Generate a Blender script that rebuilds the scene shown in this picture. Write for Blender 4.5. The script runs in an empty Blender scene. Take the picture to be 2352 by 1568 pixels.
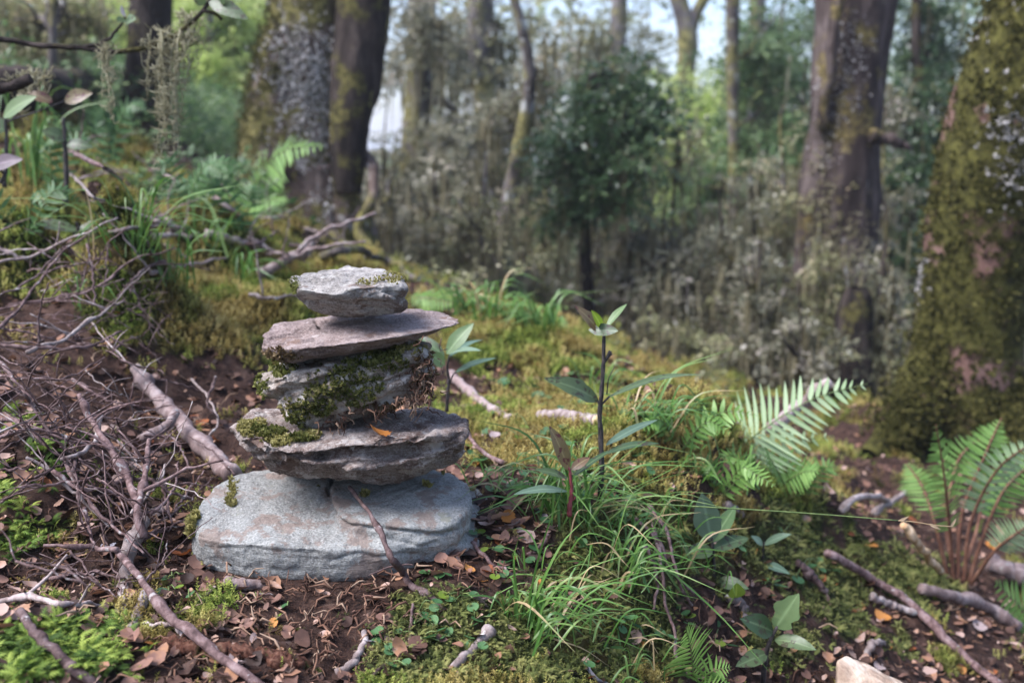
import bpy, math, random
import numpy as np
from mathutils import Vector, Matrix, noise as mnoise
random.seed(7); np.random.seed(5); RS = np.random.RandomState(11)
SC = bpy.context.scene; COL = SC.collection

# ------------------------------------------------------------------ camera, sky, sun, exposure
FP = 2287.0; PITCH = math.radians(10.7); CAMZ = 0.43
cam_d = bpy.data.cameras.new('camera'); cam = bpy.data.objects.new('camera', cam_d); COL.objects.link(cam)
cam.location = (0, 0, CAMZ); cam.rotation_euler = (math.pi/2 - PITCH, 0, 0)
cam_d.lens = 35; cam_d.sensor_width = 36; cam_d.clip_start = 0.02; cam_d.clip_end = 2000
cam_d.dof.use_dof = True; cam_d.dof.focus_distance = 1.03; cam_d.dof.aperture_fstop = 4.6
SC.camera = cam
SUN_AZ, SUN_EL = math.radians(-108), math.radians(54)      # azimuth from +Y, towards -X
world = bpy.data.worlds.new('World'); SC.world = world; world.use_nodes = True
wn = world.node_tree; bg = wn.nodes['Background']
sky = wn.nodes.new('ShaderNodeTexSky'); sky.sky_type = 'NISHITA'; sky.sun_disc = False
sky.sun_elevation = SUN_EL; sky.sun_rotation = SUN_AZ; sky.air_density = 1.0; sky.dust_density = 2.2; sky.ozone_density = 0.0
wn.links.new(sky.outputs[0], bg.inputs[0]); bg.inputs[1].default_value = 0.115
sd = bpy.data.lights.new('sun', 'SUN'); sun = bpy.data.objects.new('sun', sd); COL.objects.link(sun)
sd.energy = 2.9; sd.angle = math.radians(34); sd.color = (1.0, 0.97, 0.93)
sdir = Vector((math.sin(SUN_AZ)*math.cos(SUN_EL), math.cos(SUN_AZ)*math.cos(SUN_EL), math.sin(SUN_EL)))
sun.rotation_euler = sdir.to_track_quat('Z', 'Y').to_euler(); sun.location = sdir*30
SC.view_settings.view_transform = 'Standard'; SC.view_settings.look = 'None'
SC.view_settings.exposure = 1.52; SC.view_settings.gamma = 1.0
SC.view_settings.use_white_balance = True; SC.view_settings.white_balance_temperature = 6000; SC.view_settings.white_balance_tint = 17
SC.cycles.max_bounces = 6; SC.cycles.diffuse_bounces = 3; SC.cycles.glossy_bounces = 2
SC.cycles.transmission_bounces = 4; SC.cycles.transparent_max_bounces = 4
SC.cycles.caustics_reflective = False; SC.cycles.caustics_refractive = False
SC.cycles.use_denoising = True

# ------------------------------------------------------------------ helpers: projection
CP, SP = math.cos(PITCH), math.sin(PITCH)
def ray(px, py):
    dx = (px-1176)/FP; dy = -(py-784)/FP
    return np.array([dx, CP + dy*SP, -SP + dy*CP])
def at(px, py, Y):
    d = ray(px, py); t = Y/d[1]
    return np.array([0, 0, CAMZ]) + d*t
def proj(P):
    P = np.asarray(P, float); x = P[..., 0]; y = P[..., 1]; z = P[..., 2]-CAMZ
    f = y*CP - z*SP; u = y*SP + z*CP
    return 1176 + FP*x/f, 784 - FP*u/f

# ------------------------------------------------------------------ helpers: noise
_perm = np.random.RandomState(3).permutation(256); _perm = np.concatenate([_perm, _perm, _perm])
_g = np.random.RandomState(5).normal(size=(256, 3)); _g /= np.linalg.norm(_g, axis=1)[:, None]
def pn(P):
    P = np.asarray(P, float); I = np.floor(P).astype(int); f = P - I; I &= 255
    u = f*f*f*(f*(f*6-15)+10); r = 0
    for a in (0, 1):
        for b in (0, 1):
            for c in (0, 1):
                h = _perm[_perm[_perm[I[:, 0]+a]+I[:, 1]+b]+I[:, 2]+c]
                w = (u[:, 0] if a else 1-u[:, 0])*(u[:, 1] if b else 1-u[:, 1])*(u[:, 2] if c else 1-u[:, 2])
                r = r + w*((f-np.array([a, b, c]))*_g[h]).sum(1)
    return r*1.6
def fbm(P, o=4, g=.5):
    P = np.asarray(P, float); r = 0; a = 1
    for i in range(o): r = r + a*pn(P*(2.0**i)+17.3*i); a *= g
    return r
def sstep(x, a, b):
    t = np.clip((x-a)/(b-a), 0, 1); return t*t*(3-2*t)
def p3(x, y, z=0.0):
    return np.stack([x, y, np.zeros_like(x)+z], 1)

# ------------------------------------------------------------------ helpers: meshes and objects
def mesh_np(name, V, F, mat=None, smooth=True, attrs=None):
    V = np.asarray(V, np.float32).reshape(-1, 3)
    me = bpy.data.meshes.new(name)
    groups = F if isinstance(F, list) else [F]
    groups = [np.asarray(g, np.int32) for g in groups if len(g)]
    nl = sum(g.size for g in groups); npoly = sum(len(g) for g in groups)
    me.vertices.add(len(V)); me.vertices.foreach_set('co', V.ravel())
    me.loops.add(nl); me.loops.foreach_set('vertex_index', np.concatenate([g.ravel() for g in groups]))
    me.polygons.add(npoly)
    tot = np.concatenate([np.full(len(g), g.shape[1], np.int32) for g in groups])
    st = np.concatenate([[0], np.cumsum(tot)[:-1]]).astype(np.int32)
    me.polygons.foreach_set('loop_start', st)
    me.polygons.foreach_set('use_smooth', np.full(npoly, bool(smooth)))
    for k, a in (attrs or {}).items():
        at_ = me.attributes.new(k, 'FLOAT', 'POINT'); at_.data.foreach_set('value', np.asarray(a, np.float32))
    if mat: me.materials.append(mat)
    me.update(calc_edges=True); me.validate()
    return me
def link(name, me, parent=None):
    o = bpy.data.objects.new(name, me); COL.objects.link(o)
    if parent is not None: o.parent = parent
    return o
def tag(o, label=None, cat=None, group=None, kind=None):
    if label: o['label'] = label
    if cat: o['category'] = cat
    if group: o['group'] = group
    if kind: o['kind'] = kind
    return o
def empty(name, loc, label=None, cat=None, group=None):
    o = bpy.data.objects.new(name, None); COL.objects.link(o); o.location = tuple(loc); o.empty_display_size = .02
    return tag(o, label, cat, group)
def wpos(o):
    p = np.array(o.location)
    while o.parent is not None:
        o = o.parent; p = p + np.array(o.location)
    return p
class MB:
    def __init__(s): s.V = []; s.Q = []; s.T = []; s.R = []; s.n = 0
    def add(s, V, Q=None, T=None, r=None):
        V = np.asarray(V, float).reshape(-1, 3)
        if Q is not None and len(Q): s.Q.append(np.asarray(Q)+s.n)
        if T is not None and len(T): s.T.append(np.asarray(T)+s.n)
        s.R.append(np.broadcast_to(np.asarray(random.random() if r is None else r, float), (len(V),)))
        s.V.append(V); s.n += len(V); return s
    def mesh(s, name, mat, off=(0, 0, 0), smooth=True):
        F = []
        if s.Q: F.append(np.concatenate(s.Q))
        if s.T: F.append(np.concatenate(s.T))
        return mesh_np(name, np.concatenate(s.V)-np.asarray(off), F, mat, smooth, {'rnd': np.concatenate(s.R)})
    def build(s, name, mat, parent=None, smooth=True):      # vertices are world positions
        off = wpos(parent) if parent is not None else (0, 0, 0)
        return link(name, s.mesh(name, mat, off, smooth), parent)
    def thing(s, name, mat, label, cat, group=None, smooth=True, kind=None):   # one-mesh thing with its origin at its base
        P = np.concatenate(s.V); c = P.mean(0); c[2] = P[:, 2].min()
        o = link(name, s.mesh(name, mat, c, smooth)); o.location = tuple(c)
        return tag(o, label, cat, group, kind)
def crom(pts, n):
    P = np.asarray(pts, float)
    if len(P) == 2: P = np.array([P[0], (P[0]+P[1])/2, P[1]])
    E = np.concatenate([[2*P[0]-P[1]], P, [2*P[-1]-P[-2]]]); out = []; m = len(P)-1
    for t in np.linspace(0, m, n):
        i = min(int(t), m-1); f = t-i; a, b, c, d = E[i:i+4]
        out.append(.5*((2*b)+(c-a)*f+(2*a-5*b+4*c-d)*f*f+(3*b-a-3*c+d)*f**3))
    return np.array(out)
def frames(P):
    T = np.gradient(P, axis=0); T /= (np.linalg.norm(T, axis=1)[:, None]+1e-12)
    n = np.cross(T[0], [0.31, 0.17, .93]); n /= np.linalg.norm(n)+1e-12; N = []
    for t in T:
        n = n - t*np.dot(n, t); n /= np.linalg.norm(n)+1e-12; N.append(n)
    N = np.array(N); return T, N, np.cross(T, N)
def tube(mb, P, R, k=8, rough=0, r=None, fr=None, cap=True):
    P = np.asarray(P, float); R = np.broadcast_to(np.asarray(R, float), (len(P),)); T, N, B = frames(P)
    a = np.linspace(0, 2*np.pi, k, endpoint=False)
    ring = np.cos(a)[None, :, None]*N[:, None]+np.sin(a)[None, :, None]*B[:, None]
    rad = np.repeat(R[:, None], k, 1)
    if rough:
        q = (P[:, None]+ring*rad[..., None]).reshape(-1, 3)
        rad = rad*(1+rough*fbm(q*(fr or .5/max(R.max(), 1e-4)), 3)).reshape(rad.shape)
    V = (P[:, None]+ring*rad[..., None]).reshape(-1, 3); n = len(P)
    i, j = np.meshgrid(np.arange(n-1), np.arange(k), indexing='ij'); j2 = (j+1) % k
    Q = np.stack([i*k+j, i*k+j2, (i+1)*k+j2, (i+1)*k+j], -1).reshape(-1, 4); Tt = None
    if cap:
        V = np.concatenate([V, P[:1], P[-1:]]); c0, c1 = n*k, n*k+1; jj = np.arange(k)
        Tt = np.concatenate([np.stack([np.full(k, c0), (jj+1) % k, jj], 1), np.stack([np.full(k, c1), (n-1)*k+jj, (n-1)*k+(jj+1) % k], 1)])
    mb.add(V, Q, Tt, r)
def wiggle(P, amp, sc=None, seed=0):
    P = np.array(P, float); L = np.linalg.norm(np.diff(P, axis=0), axis=1).sum()
    s = np.concatenate([[0], np.cumsum(np.linalg.norm(np.diff(P, axis=0), axis=1))])
    f = (sc or 8/max(L, 1e-3)); w = np.sin(np.pi*np.clip(s/max(L, 1e-6), 0, 1))**.5
    for c in range(3): P[:, c] += amp*w*fbm(p3(s*f, np.full_like(s, seed*3.7+c*9.1), .5), 3)
    return P
def leaf_grid(P0, P1, width, nrm, bend=.1, fold=.25, nl=9, prof=.75, tip=.5, bite=None):
    """lanceolate blade from P0 to P1 with a midrib fold"""
    P0 = np.asarray(P0, float); P1 = np.asarray(P1, float); ax = P1-P0; L = np.linalg.norm(ax); ax = ax/L
    nrm = np.asarray(nrm, float); nrm = nrm-ax*np.dot(nrm, ax); nrm /= np.linalg.norm(nrm)+1e-9; sd_ = np.cross(ax, nrm)
    t = np.linspace(0, 1, nl); w = width*.5*np.clip(np.sin(np.pi*np.clip(t, .012, .995)**tip), 0, 1)**prof
    c = P0+ax*(t*L)[:, None]+nrm*(bend*L*np.sin(np.pi*t))[:, None]
    s = np.array([-1, -.55, 0, .55, 1]); W = w[:, None]*s
    bite = .10 if bite is None else bite
    if nl > 7: W = W*(1-bite*np.random.RandomState(int(L*1e5) % 999).rand(*W.shape)*(np.abs(s) > .9))
    V = c[:, None]+sd_*W[..., None]+nrm*(fold*np.abs(W))[..., None]
    i, j = np.meshgrid(np.arange(nl-1), np.arange(4), indexing='ij')
    Q = np.stack([i*5+j, i*5+j+1, (i+1)*5+j+1, (i+1)*5+j], -1).reshape(-1, 4)
    return V.reshape(-1, 3), Q
RIB = lambda V: np.tile(np.array([1, .55, 0, .55, 1.]), len(V)//5)
def rot_euler(rx, ry, rz):
    cx, sx, cy, sy, cz, sz = np.cos(rx), np.sin(rx), np.cos(ry), np.sin(ry), np.cos(rz), np.sin(rz)
    R = np.empty((len(rx), 3, 3))
    R[:, 0, 0] = cz*cy; R[:, 0, 1] = cz*sy*sx-sz*cx; R[:, 0, 2] = cz*sy*cx+sz*sx
    R[:, 1, 0] = sz*cy; R[:, 1, 1] = sz*sy*sx+cz*cx; R[:, 1, 2] = sz*sy*cx-cz*sx
    R[:, 2, 0] = -sy; R[:, 2, 1] = cy*sx; R[:, 2, 2] = cy*cx
    return R
def scatter(mb, tv, tq, tt, pos, R, s, rnd=None):
    """copies of one template at many places inside one mesh"""
    n = len(pos); m = len(tv)
    if n == 0: return
    V = np.einsum('nij,mj->nmi', R, tv)*np.asarray(s).reshape(-1, 1, 1)+pos[:, None]
    o = (np.arange(n)*m)[:, None, None]
    Q = (np.asarray(tq)[None]+o).reshape(-1, 4) if tq is not None and len(tq) else None
    T = (np.asarray(tt)[None]+o).reshape(-1, 3) if tt is not None and len(tt) else None
    mb.add(V.reshape(-1, 3), Q, T, np.repeat(RS.rand(n) if rnd is None else rnd, m))

# ------------------------------------------------------------------ helpers: materials
CON = 2.1                                                    # noise contrast
class NT:
    def __init__(s, name):
        s.m = bpy.data.materials.new(name); s.m.use_nodes = True; s.t = s.m.node_tree; s.n = s.t.nodes
        s.b = s.n['Principled BSDF']; s.out = s.n['Material Output']
    def new(s, t, **kw):
        x = s.n.new('ShaderNode'+t)
        for k, v in kw.items(): setattr(x, k, v)
        return x
    def ln(s, a, b): s.t.links.new(a, b)
    def coord(s, kind='Object', scale=(1, 1, 1), rot=(0, 0, 0)):
        if kind == 'World': src = s.new('NewGeometry').outputs['Position']
        else: src = s.new('TexCoord').outputs[kind]
        mp = s.new('Mapping'); mp.inputs['Scale'].default_value = scale; mp.inputs['Rotation'].default_value = rot
        s.ln(src, mp.inputs[0]); return mp.outputs[0]
    def noise(s, vec, scale, detail=5, rough=.6, dist=0):
        x = s.new('TexNoise'); x.inputs['Scale'].default_value = scale; x.inputs['Detail'].default_value = detail
        x.inputs['Roughness'].default_value = rough; x.inputs['Distortion'].default_value = dist
        s.ln(vec, x.inputs['Vector'])
        y = s.new('MapRange'); s.ln(x.outputs['Fac'], y.inputs[0]); y.inputs[1].default_value = .5-.5/CON; y.inputs[2].default_value = .5+.5/CON; return y.outputs[0]
    def ramp(s, fac, stops, interp='LINEAR'):
        x = s.new('ValToRGB'); e = x.color_ramp.elements; x.color_ramp.interpolation = interp
        while len(e) < len(stops): e.new(.5)
        for q, (p, c) in zip(e, stops):
            q.position = p; q.color = (c, c, c, 1) if isinstance(c, (int, float)) else (*c, 1)
        s.ln(fac, x.inputs[0]); return x.outputs[0]
    def mix(s, fac, a, b, mode='MIX'):
        x = s.new('Mix', data_type='RGBA', blend_type=mode)
        for sock, v in ((x.inputs[0], fac), (x.inputs[6], a), (x.inputs[7], b)):
            if isinstance(v, bpy.types.NodeSocket): s.ln(v, sock)
            elif isinstance(v, (int, float)): sock.default_value = v if sock is x.inputs[0] else (v, v, v, 1)
            else: sock.default_value = (*v, 1)
        return x.outputs[2]
    def math(s, op, a, b=0.0):
        x = s.new('Math', operation=op)
        for sock, v in ((x.inputs[0], a), (x.inputs[1], b)):
            if isinstance(v, bpy.types.NodeSocket): s.ln(v, sock)
            else: sock.default_value = v
        return x.outputs[0]
    def attr(s, name): return s.new('Attribute', attribute_name=name).outputs['Fac']
    def rand(s): return s.new('ObjectInfo').outputs['Random']
    def bump(s, h, strength=.5, dist=.002, prev=None):
        x = s.new('Bump'); x.inputs['Strength'].default_value = strength; x.inputs['Distance'].default_value = dist
        s.ln(h, x.inputs['Height'])
        if prev is not None: s.ln(prev, x.inputs['Normal'])
        return x.outputs[0]
    def hsv(s, col, val=None, hue=None, sat=None):
        x = s.new('HueSaturation'); s.ln(col, x.inputs['Color'])
        for nme, v in (('Value', val), ('Hue', hue), ('Saturation', sat)):
            if v is None: continue
            if isinstance(v, bpy.types.NodeSocket): s.ln(v, x.inputs[nme])
            else: x.inputs[nme].default_value = v
        return x.outputs[0]
    def mr(s, v, a, b):
        x = s.new('MapRange'); s.ln(v, x.inputs[0]); x.inputs[3].default_value = a; x.inputs[4].default_value = b
        return x.outputs[0]
    def done(s, col, rough=.7, spec=.3, nrm=None, trans=0, tcol=None):
        s.ln(col, s.b.inputs['Base Color'])
        if isinstance(rough, bpy.types.NodeSocket): s.ln(rough, s.b.inputs['Roughness'])
        else: s.b.inputs['Roughness'].default_value = rough
        s.b.inputs['Specular IOR Level'].default_value = spec
        if nrm is not None: s.ln(nrm, s.b.inputs['Normal'])
        if trans:
            t = s.new('BsdfTranslucent'); s.ln(tcol if tcol is not None else col, t.inputs[0])
            mx = s.new('MixShader'); mx.inputs[0].default_value = trans
            s.ln(s.b.outputs[0], mx.inputs[1]); s.ln(t.outputs[0], mx.inputs[2]); s.ln(mx.outputs[0], s.out.inputs[0])
        return s.m
def leafmat(name, stops, by='obj', rough=.45, spec=.4, trans=.3, vein=True, spots=None, nscale=60, sheen=0):
    """leaf: colour by object random or per-leaf attribute, mottled by noise"""
    t = NT(name); c = t.coord('World' if by == 'attr' else 'Object')
    f = t.attr('rnd') if by == 'attr' else t.rand()
    nz = t.noise(c, nscale, 4, .65)
    f2 = t.math('ADD', f, t.mr(nz, -.22, .22))
    col = t.ramp(f2, stops)
    if by == 'obj': col = t.mix(t.ramp(t.attr('rnd'), [(.0, .55), (.16, 0.0)]), col, tuple(min(.6, q*1.8+.03) for q in stops[-1][1]))
    if spots: col = t.mix(t.ramp(t.noise(c, nscale*2.2, 3), [(.62, 0.0), (.72, .85)]), col, spots)
    nb = t.bump(nz, .35, .0015) if vein else None
    return t.done(col, rough, spec, nb, trans)
def barkmat(name, stops, scale=30, stretch=.25, rough=.85, bscale=1.0, moss=None, mscale=6, mth=.55, bdist=.004, spec=.25, lich=None, lth=.64, lscale=25, byrand=0):
    t = NT(name); c0 = t.coord('Object'); c = t.coord('Object', (1, 1, stretch))
    nz = t.noise(c, scale, 8, .68, .4); col = t.ramp(nz, stops)
    if byrand: col = t.hsv(col, t.mr(t.rand(), 1-byrand, 1+byrand))
    if lich: col = t.mix(t.ramp(t.noise(c0, lscale, 6, .7), [(lth, 0.0), (lth+.05, .9)]), col, lich)
    if moss:
        mn = t.noise(c0, mscale, 7, .7); mk = t.ramp(mn, [(mth-.06, 0.0), (mth+.06, 1.0)])
        mc = t.ramp(t.noise(c0, scale*3, 5, .7), [(.3, tuple(x*.45 for x in moss)), (.5, moss), (.75, tuple(min(1, x*1.7) for x in moss))])
        col = t.mix(mk, col, mc)
    b = t.bump(t.noise(c, scale*1.6*bscale, 8, .7), .7, bdist)
    b = t.bump(t.noise(c0, scale*6, 4, .7), .5, bdist*.3, b)
    return t.done(col, rough, spec, b)

# ================================================================== THE GROUND
_cp = [(0,1568,.74),(400,1568,.78),(800,1568,.82),(1176,1568,.86),(1500,1568,.98),(1800,1568,1.15),(2100,1568,1.32),(2352,1568,1.45),
 (0,1330,.93),(400,1330,.95),(740,1335,.957),(1100,1330,.98),(1400,1330,1.04),(1640,1330,1.2),(1900,1330,1.5),(2200,1330,1.9),(2352,1330,2.0),
 (1500,1100,1.25),(1650,1000,1.5),(1850,1100,1.7),(2000,1200,2.0),(2050,1050,2.6),(2200,1000,2.9),(2352,1100,2.6),
 (1100,1100,1.27),(1100,1000,1.45),(1300,950,1.65),(1200,850,1.95),(1250,770,2.3),(1050,720,2.5),(900,640,3.0),
 (0,1200,1.0),(0,1000,1.2),(0,800,1.5),(0,600,1.9),(0,420,2.4),(300,1000,1.3),(300,800,1.65),(300,600,2.2),(300,430,2.9),(300,340,3.6),
 (600,800,1.8),(600,640,2.4),(560,500,3.4),(740,560,3.9),(400,1200,1.1),(-200,1400,.9),(-250,900,1.3),(-250,500,2.2)]
_ctl = [at(*c) for c in _cp] + [np.array(p, float) for p in [(.35,3.3,-.22),(.8,2.7,-.36),(1.2,3.6,-.5),(0,5,-.32),(-.8,5.6,-.08),(1,6,-.75),(3,6,-1.0),
 (3,3,-.62),(-3,4,.95),(-3,2,.75),(-3,6.5,.9),(-2,8,.5),(0,9,-.8),(4,9,-1.4),(-5,9,1.0),(-1,.2,.1),(0,.2,.0),(1,.2,-.3),(2,.3,-.6),(-3,0,.6),(3,0,-.9),(5,5,-1.3),(-5,4,1.5)]]
_ctl = np.array(_ctl)
def _U(r2): return .5*r2*np.log(r2+1e-9)
_n = len(_ctl); _K = _U(((_ctl[:, None, :2]-_ctl[None, :, :2])**2).sum(-1)) + np.eye(_n)*.004
_Pm = np.concatenate([np.ones((_n, 1)), _ctl[:, :2]], 1)
_A = np.block([[_K, _Pm], [_Pm.T, np.zeros((3, 3))]]); _w = np.linalg.solve(_A, np.concatenate([_ctl[:, 2], np.zeros(3)]))
def G0(x, y):
    x = np.asarray(x, float); y = np.asarray(y, float); sh = x.shape; x = x.ravel(); y = y.ravel(); out = np.empty(len(x))
    for s in range(0, len(x), 60000):
        a = np.clip(x[s:s+60000], -5, 5); b = np.clip(y[s:s+60000], 0, 9)
        U = _U((a[:, None]-_ctl[:, 0])**2+(b[:, None]-_ctl[:, 1])**2)
        out[s:s+60000] = U @ _w[:_n]+_w[_n]+_w[_n+1]*a+_w[_n+2]*b
    far = -.1*(np.clip(y, 9, 45)-9) - .12*(np.clip(x, 5, 20)-5) + .16*(5+np.clip(x, -30, -5))*-1
    return (out+far).reshape(sh)
def G(x, y):
    x = np.asarray(x, float); y = np.asarray(y, float); sh = x.shape; x = x.ravel(); y = y.ravel()
    z = G0(x, y); d = np.hypot(x-(-.19), y-1.04)
    k = sstep(d, .08, .3)                                   # flatter under the cairn
    big = sstep(y, 1.2, 3.5)
    z = z + (.012+.05*big)*k*fbm(p3(x*7, y*7, 2.2), 2) + .007*k*fbm(p3(x*22, y*22, 7.1), 3)+ .009*k*np.clip(fbm(p3(x*30, y*30, 9.1), 2)+.1, -.2, 1) + .0025*fbm(p3(x*70, y*70, 3.3), 2)
    for hx, hy, hr, ha in HUM: z = z + ha*np.exp(-((x-hx)**2+(y-hy)**2)/hr**2)
    return z.reshape(sh)
HUM = []                                                     # moss hummocks (x, y, radius, height)
def ground_hit(px, py, lift=0.0, y0=.5, y1=30):
    d = ray(px, py); ys = np.concatenate([np.arange(y0, 4, .01), np.arange(4, y1, .1)]); t = ys/d[1]
    z = CAMZ+d[2]*t; g = G(d[0]*t, ys)+lift; hit = np.nonzero(z < g)[0]
    Y = ys[hit[0]] if len(hit) else 3.0
    return at(px, py, Y)
for hp in [(1600,985,.10,.05),(1240,800,.12,.05),(520,590,.10,.06),(350,330,.3,.12),(1500,1020,.1,.03),(430,700,.2,.03),(60,1110,.12,.05),(30,1500,.10,.02),
           (1290,1180,.08,.015),(1050,1400,.07,.012),(2000,1330,.15,.03),(800,640,.3,.03)]:
    q = ground_hit(hp[0], hp[1]); HUM.append((q[0], q[1], hp[2], hp[3]))
for i in range(34):                                          # lumpy hill
    q = ground_hit(random.uniform(-50, 760), random.uniform(420, 830)); HUM.append((q[0], q[1], random.uniform(.05, .12), random.uniform(.02, .06)))

def ell(px, py, cx, cy, rx, ry):
    return np.clip(1.25-np.hypot((px-cx)/rx, (py-cy)/ry), 0, 1)
def mossiness(x, y, z=None):
    """how mossy each spot of the ground is, by the patches in the photo"""
    z = G(x, y) if z is None else z
    P = np.stack([x, y, z], 1); px, py = proj(P); m = np.zeros(len(x))
    for e in [(450,690,290,190),(520,560,200,130),(90,1490,230,100),(20,1120,120,160),(930,1400,190,90),(1450,1280,260,260),(1330,980,330,170),(1600,1000,170,140),
              (1200,780,260,110),(350,360,350,110),(60,470,260,150),(60,620,150,90),(1950,1340,230,110),(1750,1200,180,170),(1090,1560,240,60),(1350,1480,260,110),(700,640,250,100),(1760,1480,150,90)]:
        m = np.maximum(m, ell(px, py, *e))
    for e in [(300,1230,220,170),(720,1420,330,100),(1160,1280,110,60),(420,960,200,90),(150,800,160,120),(2100,1440,140,60),(1060,880,60,60)]:
        m = m*(1-.8*ell(px, py, *e))
    far = sstep(y, 3.2, 5); m = m*(1-far)+far*.45
    hid = (py < -100) | (y < .55); m = np.where(hid, .5, m)
    nz = fbm(p3(x*9, y*9, 4.4), 3)+.6*fbm(p3(x*35, y*35, 1.4), 2)
    return np.clip(sstep(m+.75*nz, .34, .62), 0, 1)

def axis(lo, hi, step, far_lo, far_hi, gr=1.16):
    a = list(np.arange(lo, hi+1e-6, step)); s = step
    while a[-1] < far_hi: s *= gr; a.append(a[-1]+s)
    s = step; b = []; c = lo
    while c > far_lo: s *= gr; c -= s; b.append(c)
    return np.array(b[::-1]+a)
gx = axis(-1.35, 1.5, .009, -400, 400); gy = axis(.6, 2.5, .009, -60, 1200)
X, Yg = np.meshgrid(gx, gy); Z = G(X, Yg); nx, ny = len(gx), len(gy)
GM = mossiness(X.ravel(), Yg.ravel(), Z.ravel())
gi, gj = np.meshgrid(np.arange(ny-1), np.arange(nx-1), indexing='ij')
GF = np.stack([gi*nx+gj, gi*nx+gj+1, (gi+1)*nx+gj+1, (gi+1)*nx+gj], -1).reshape(-1, 4)
t = NT('forest_floor'); c = t.coord('World')
n1 = t.noise(c, 45, 8, .7, .3); n2 = t.noise(c, 9, 5, .6); n3 = t.noise(c, 220, 5, .7)
soil = t.ramp(n1, [(.15, (.010, .006, .005)), (.4, (.030, .016, .012)), (.6, (.062, .035, .026)), (.78, (.105, .065, .048)), (.95, (.17, .12, .09))])  # soil colour darkened to stand in for shade in its gaps
soil = t.mix(t.ramp(n3, [(.5, 0.0), (.7, .7)]), soil, (.085, .048, .032))
mossc = t.ramp(n1, [(.2, (.010, .012, .004)), (.5, (.034, .040, .010)), (.8, (.085, .09, .024))])  # moss base darkened to stand in for shade beneath the shoots
mossc = t.mix(t.ramp(n2, [(.45, 0.0), (.62, .8)]), mossc, (.075, .055, .018))
col = t.mix(t.attr('moss'), soil, mossc)
b = t.bump(n1, .9, .008); b = t.bump(n3, .8, .003, b)
floor_m = t.done(col, .9, .15, b)
gme = mesh_np('ground', np.stack([X.ravel(), Yg.ravel(), Z.ravel()], 1), GF, floor_m, True, {'moss': GM})
tag(link('ground', gme), 'sloping forest floor of brown humus and moss', None, None, 'structure')

# ================================================================== MATERIALS
def stonemat(name, stops, tilt=(0, 0, 0), sc=1.0, speck=(.5,.48,.45), lay=14, dark=.35, lichen=None, lth=.6, brown=None, bth=.6, bumpd=.0016, layfreq=55, fine=.75):
    t = NT(name); c = t.coord('Object'); cl = t.coord('Object', (1, 1, lay/2.2), tilt)
    a = t.noise(c, 14*sc, 6, .62, .5); l = t.noise(cl, layfreq, 7, .7, .35); f = t.noise(c, 420, 4, .75)
    v = t.math('ADD', t.math('MULTIPLY', a, .55), t.math('MULTIPLY', l, .45)); col = t.ramp(v, stops)
    col = t.mix(t.ramp(f, [(.55, 0.0), (.72, .55)]), col, speck)
    col = t.mix(t.ramp(f, [(.28, dark), (.42, 0.0)]), col, (.045, .038, .035))
    fl = t.noise(t.coord('Object', (1, 1, lay*1.1), tilt), layfreq*1.6, 5, .75, .2)
    col = t.mix(t.ramp(fl, [(.02, fine), (.22, 0.0)]), col, (.035, .027, .024)); col = t.mix(t.ramp(fl, [(.74, 0.0), (.95, .45)]), col, speck)
    if brown: col = t.mix(t.ramp(t.noise(c, 22, 6, .7), [(bth, 0.0), (bth+.1, .75)]), col, brown)
    if lichen: col = t.mix(t.ramp(t.noise(c, 35, 7, .72), [(lth, 0.0), (lth+.06, .85)]), col, lichen)
    b = t.bump(l, .9, bumpd*1.6); b = t.bump(fl, .7, bumpd*.9, b); b = t.bump(t.noise(c, 130, 6, .7), .8, bumpd*1.2, b); b = t.bump(f, .6, bumpd*.6, b)
    return t.done(col, .78, .3, b)
M = {}
M['stone_base'] = stonemat('grey_green_schist', [(.12, (.11, .105, .092)), (.38, (.20, .203, .185)), (.6, (.275, .285, .262)), (.88, (.37, .375, .35))], (math.radians(6), math.radians(-3), 0), .7, (.42, .42, .39), 6, .5, (.20, .205, .16), .74, (.19, .14, .11), .55, .0013, 34, .45)
M['stone_two'] = stonemat('weathered_schist', [(.1, (0.031, 0.020, 0.016)), (.35, (0.168, 0.116, 0.092)), (.52, (0.326, 0.256, 0.216)), (.68, (0.479, 0.414, 0.363)), (.85, (0.673, 0.611, 0.543))], (math.radians(4), math.radians(5), 0), 1.3, (0.612, 0.571, 0.515), 16, .45, (0.632, 0.591, 0.538), .68, (0.133, 0.069, 0.041), .64, .003, 60)
M['stone_three'] = stonemat('lichened_schist', [(.1, (0.046, 0.030, 0.020)), (.35, (0.245, 0.192, 0.147)), (.52, (0.469, 0.414, 0.350)), (.75, (0.714, 0.660, 0.580))], (math.radians(0), math.radians(-22), 0), 1.2, (0.673, 0.630, 0.570), 12, .4, (0.734, 0.699, 0.635), .58, (0.173, 0.099, 0.055), .62, .0028, 60)
M['stone_four'] = stonemat('purple_grey_slate', [(.1, (0.071, 0.047, 0.040)), (.35, (0.199, 0.146, 0.127)), (.55, (0.316, 0.246, 0.219)), (.8, (0.479, 0.399, 0.359))], (math.radians(8), math.radians(-7), 0), 1.0, (0.510, 0.443, 0.405), 20, .4, (0.510, 0.453, 0.423), .74, (0.194, 0.118, 0.078), .66, .002, 45)
M['stone_five'] = stonemat('pale_schist', [(.1, (0.102, 0.089, 0.074)), (.35, (0.245, 0.227, 0.198)), (.55, (0.398, 0.374, 0.336)), (.8, (0.561, 0.532, 0.488))], (math.radians(16), math.radians(4), 0), 1.2, (0.571, 0.552, 0.497), 14, .45, (0.571, 0.561, 0.497), .66, (0.173, 0.113, 0.078), .64, .0024, 60)
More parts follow.
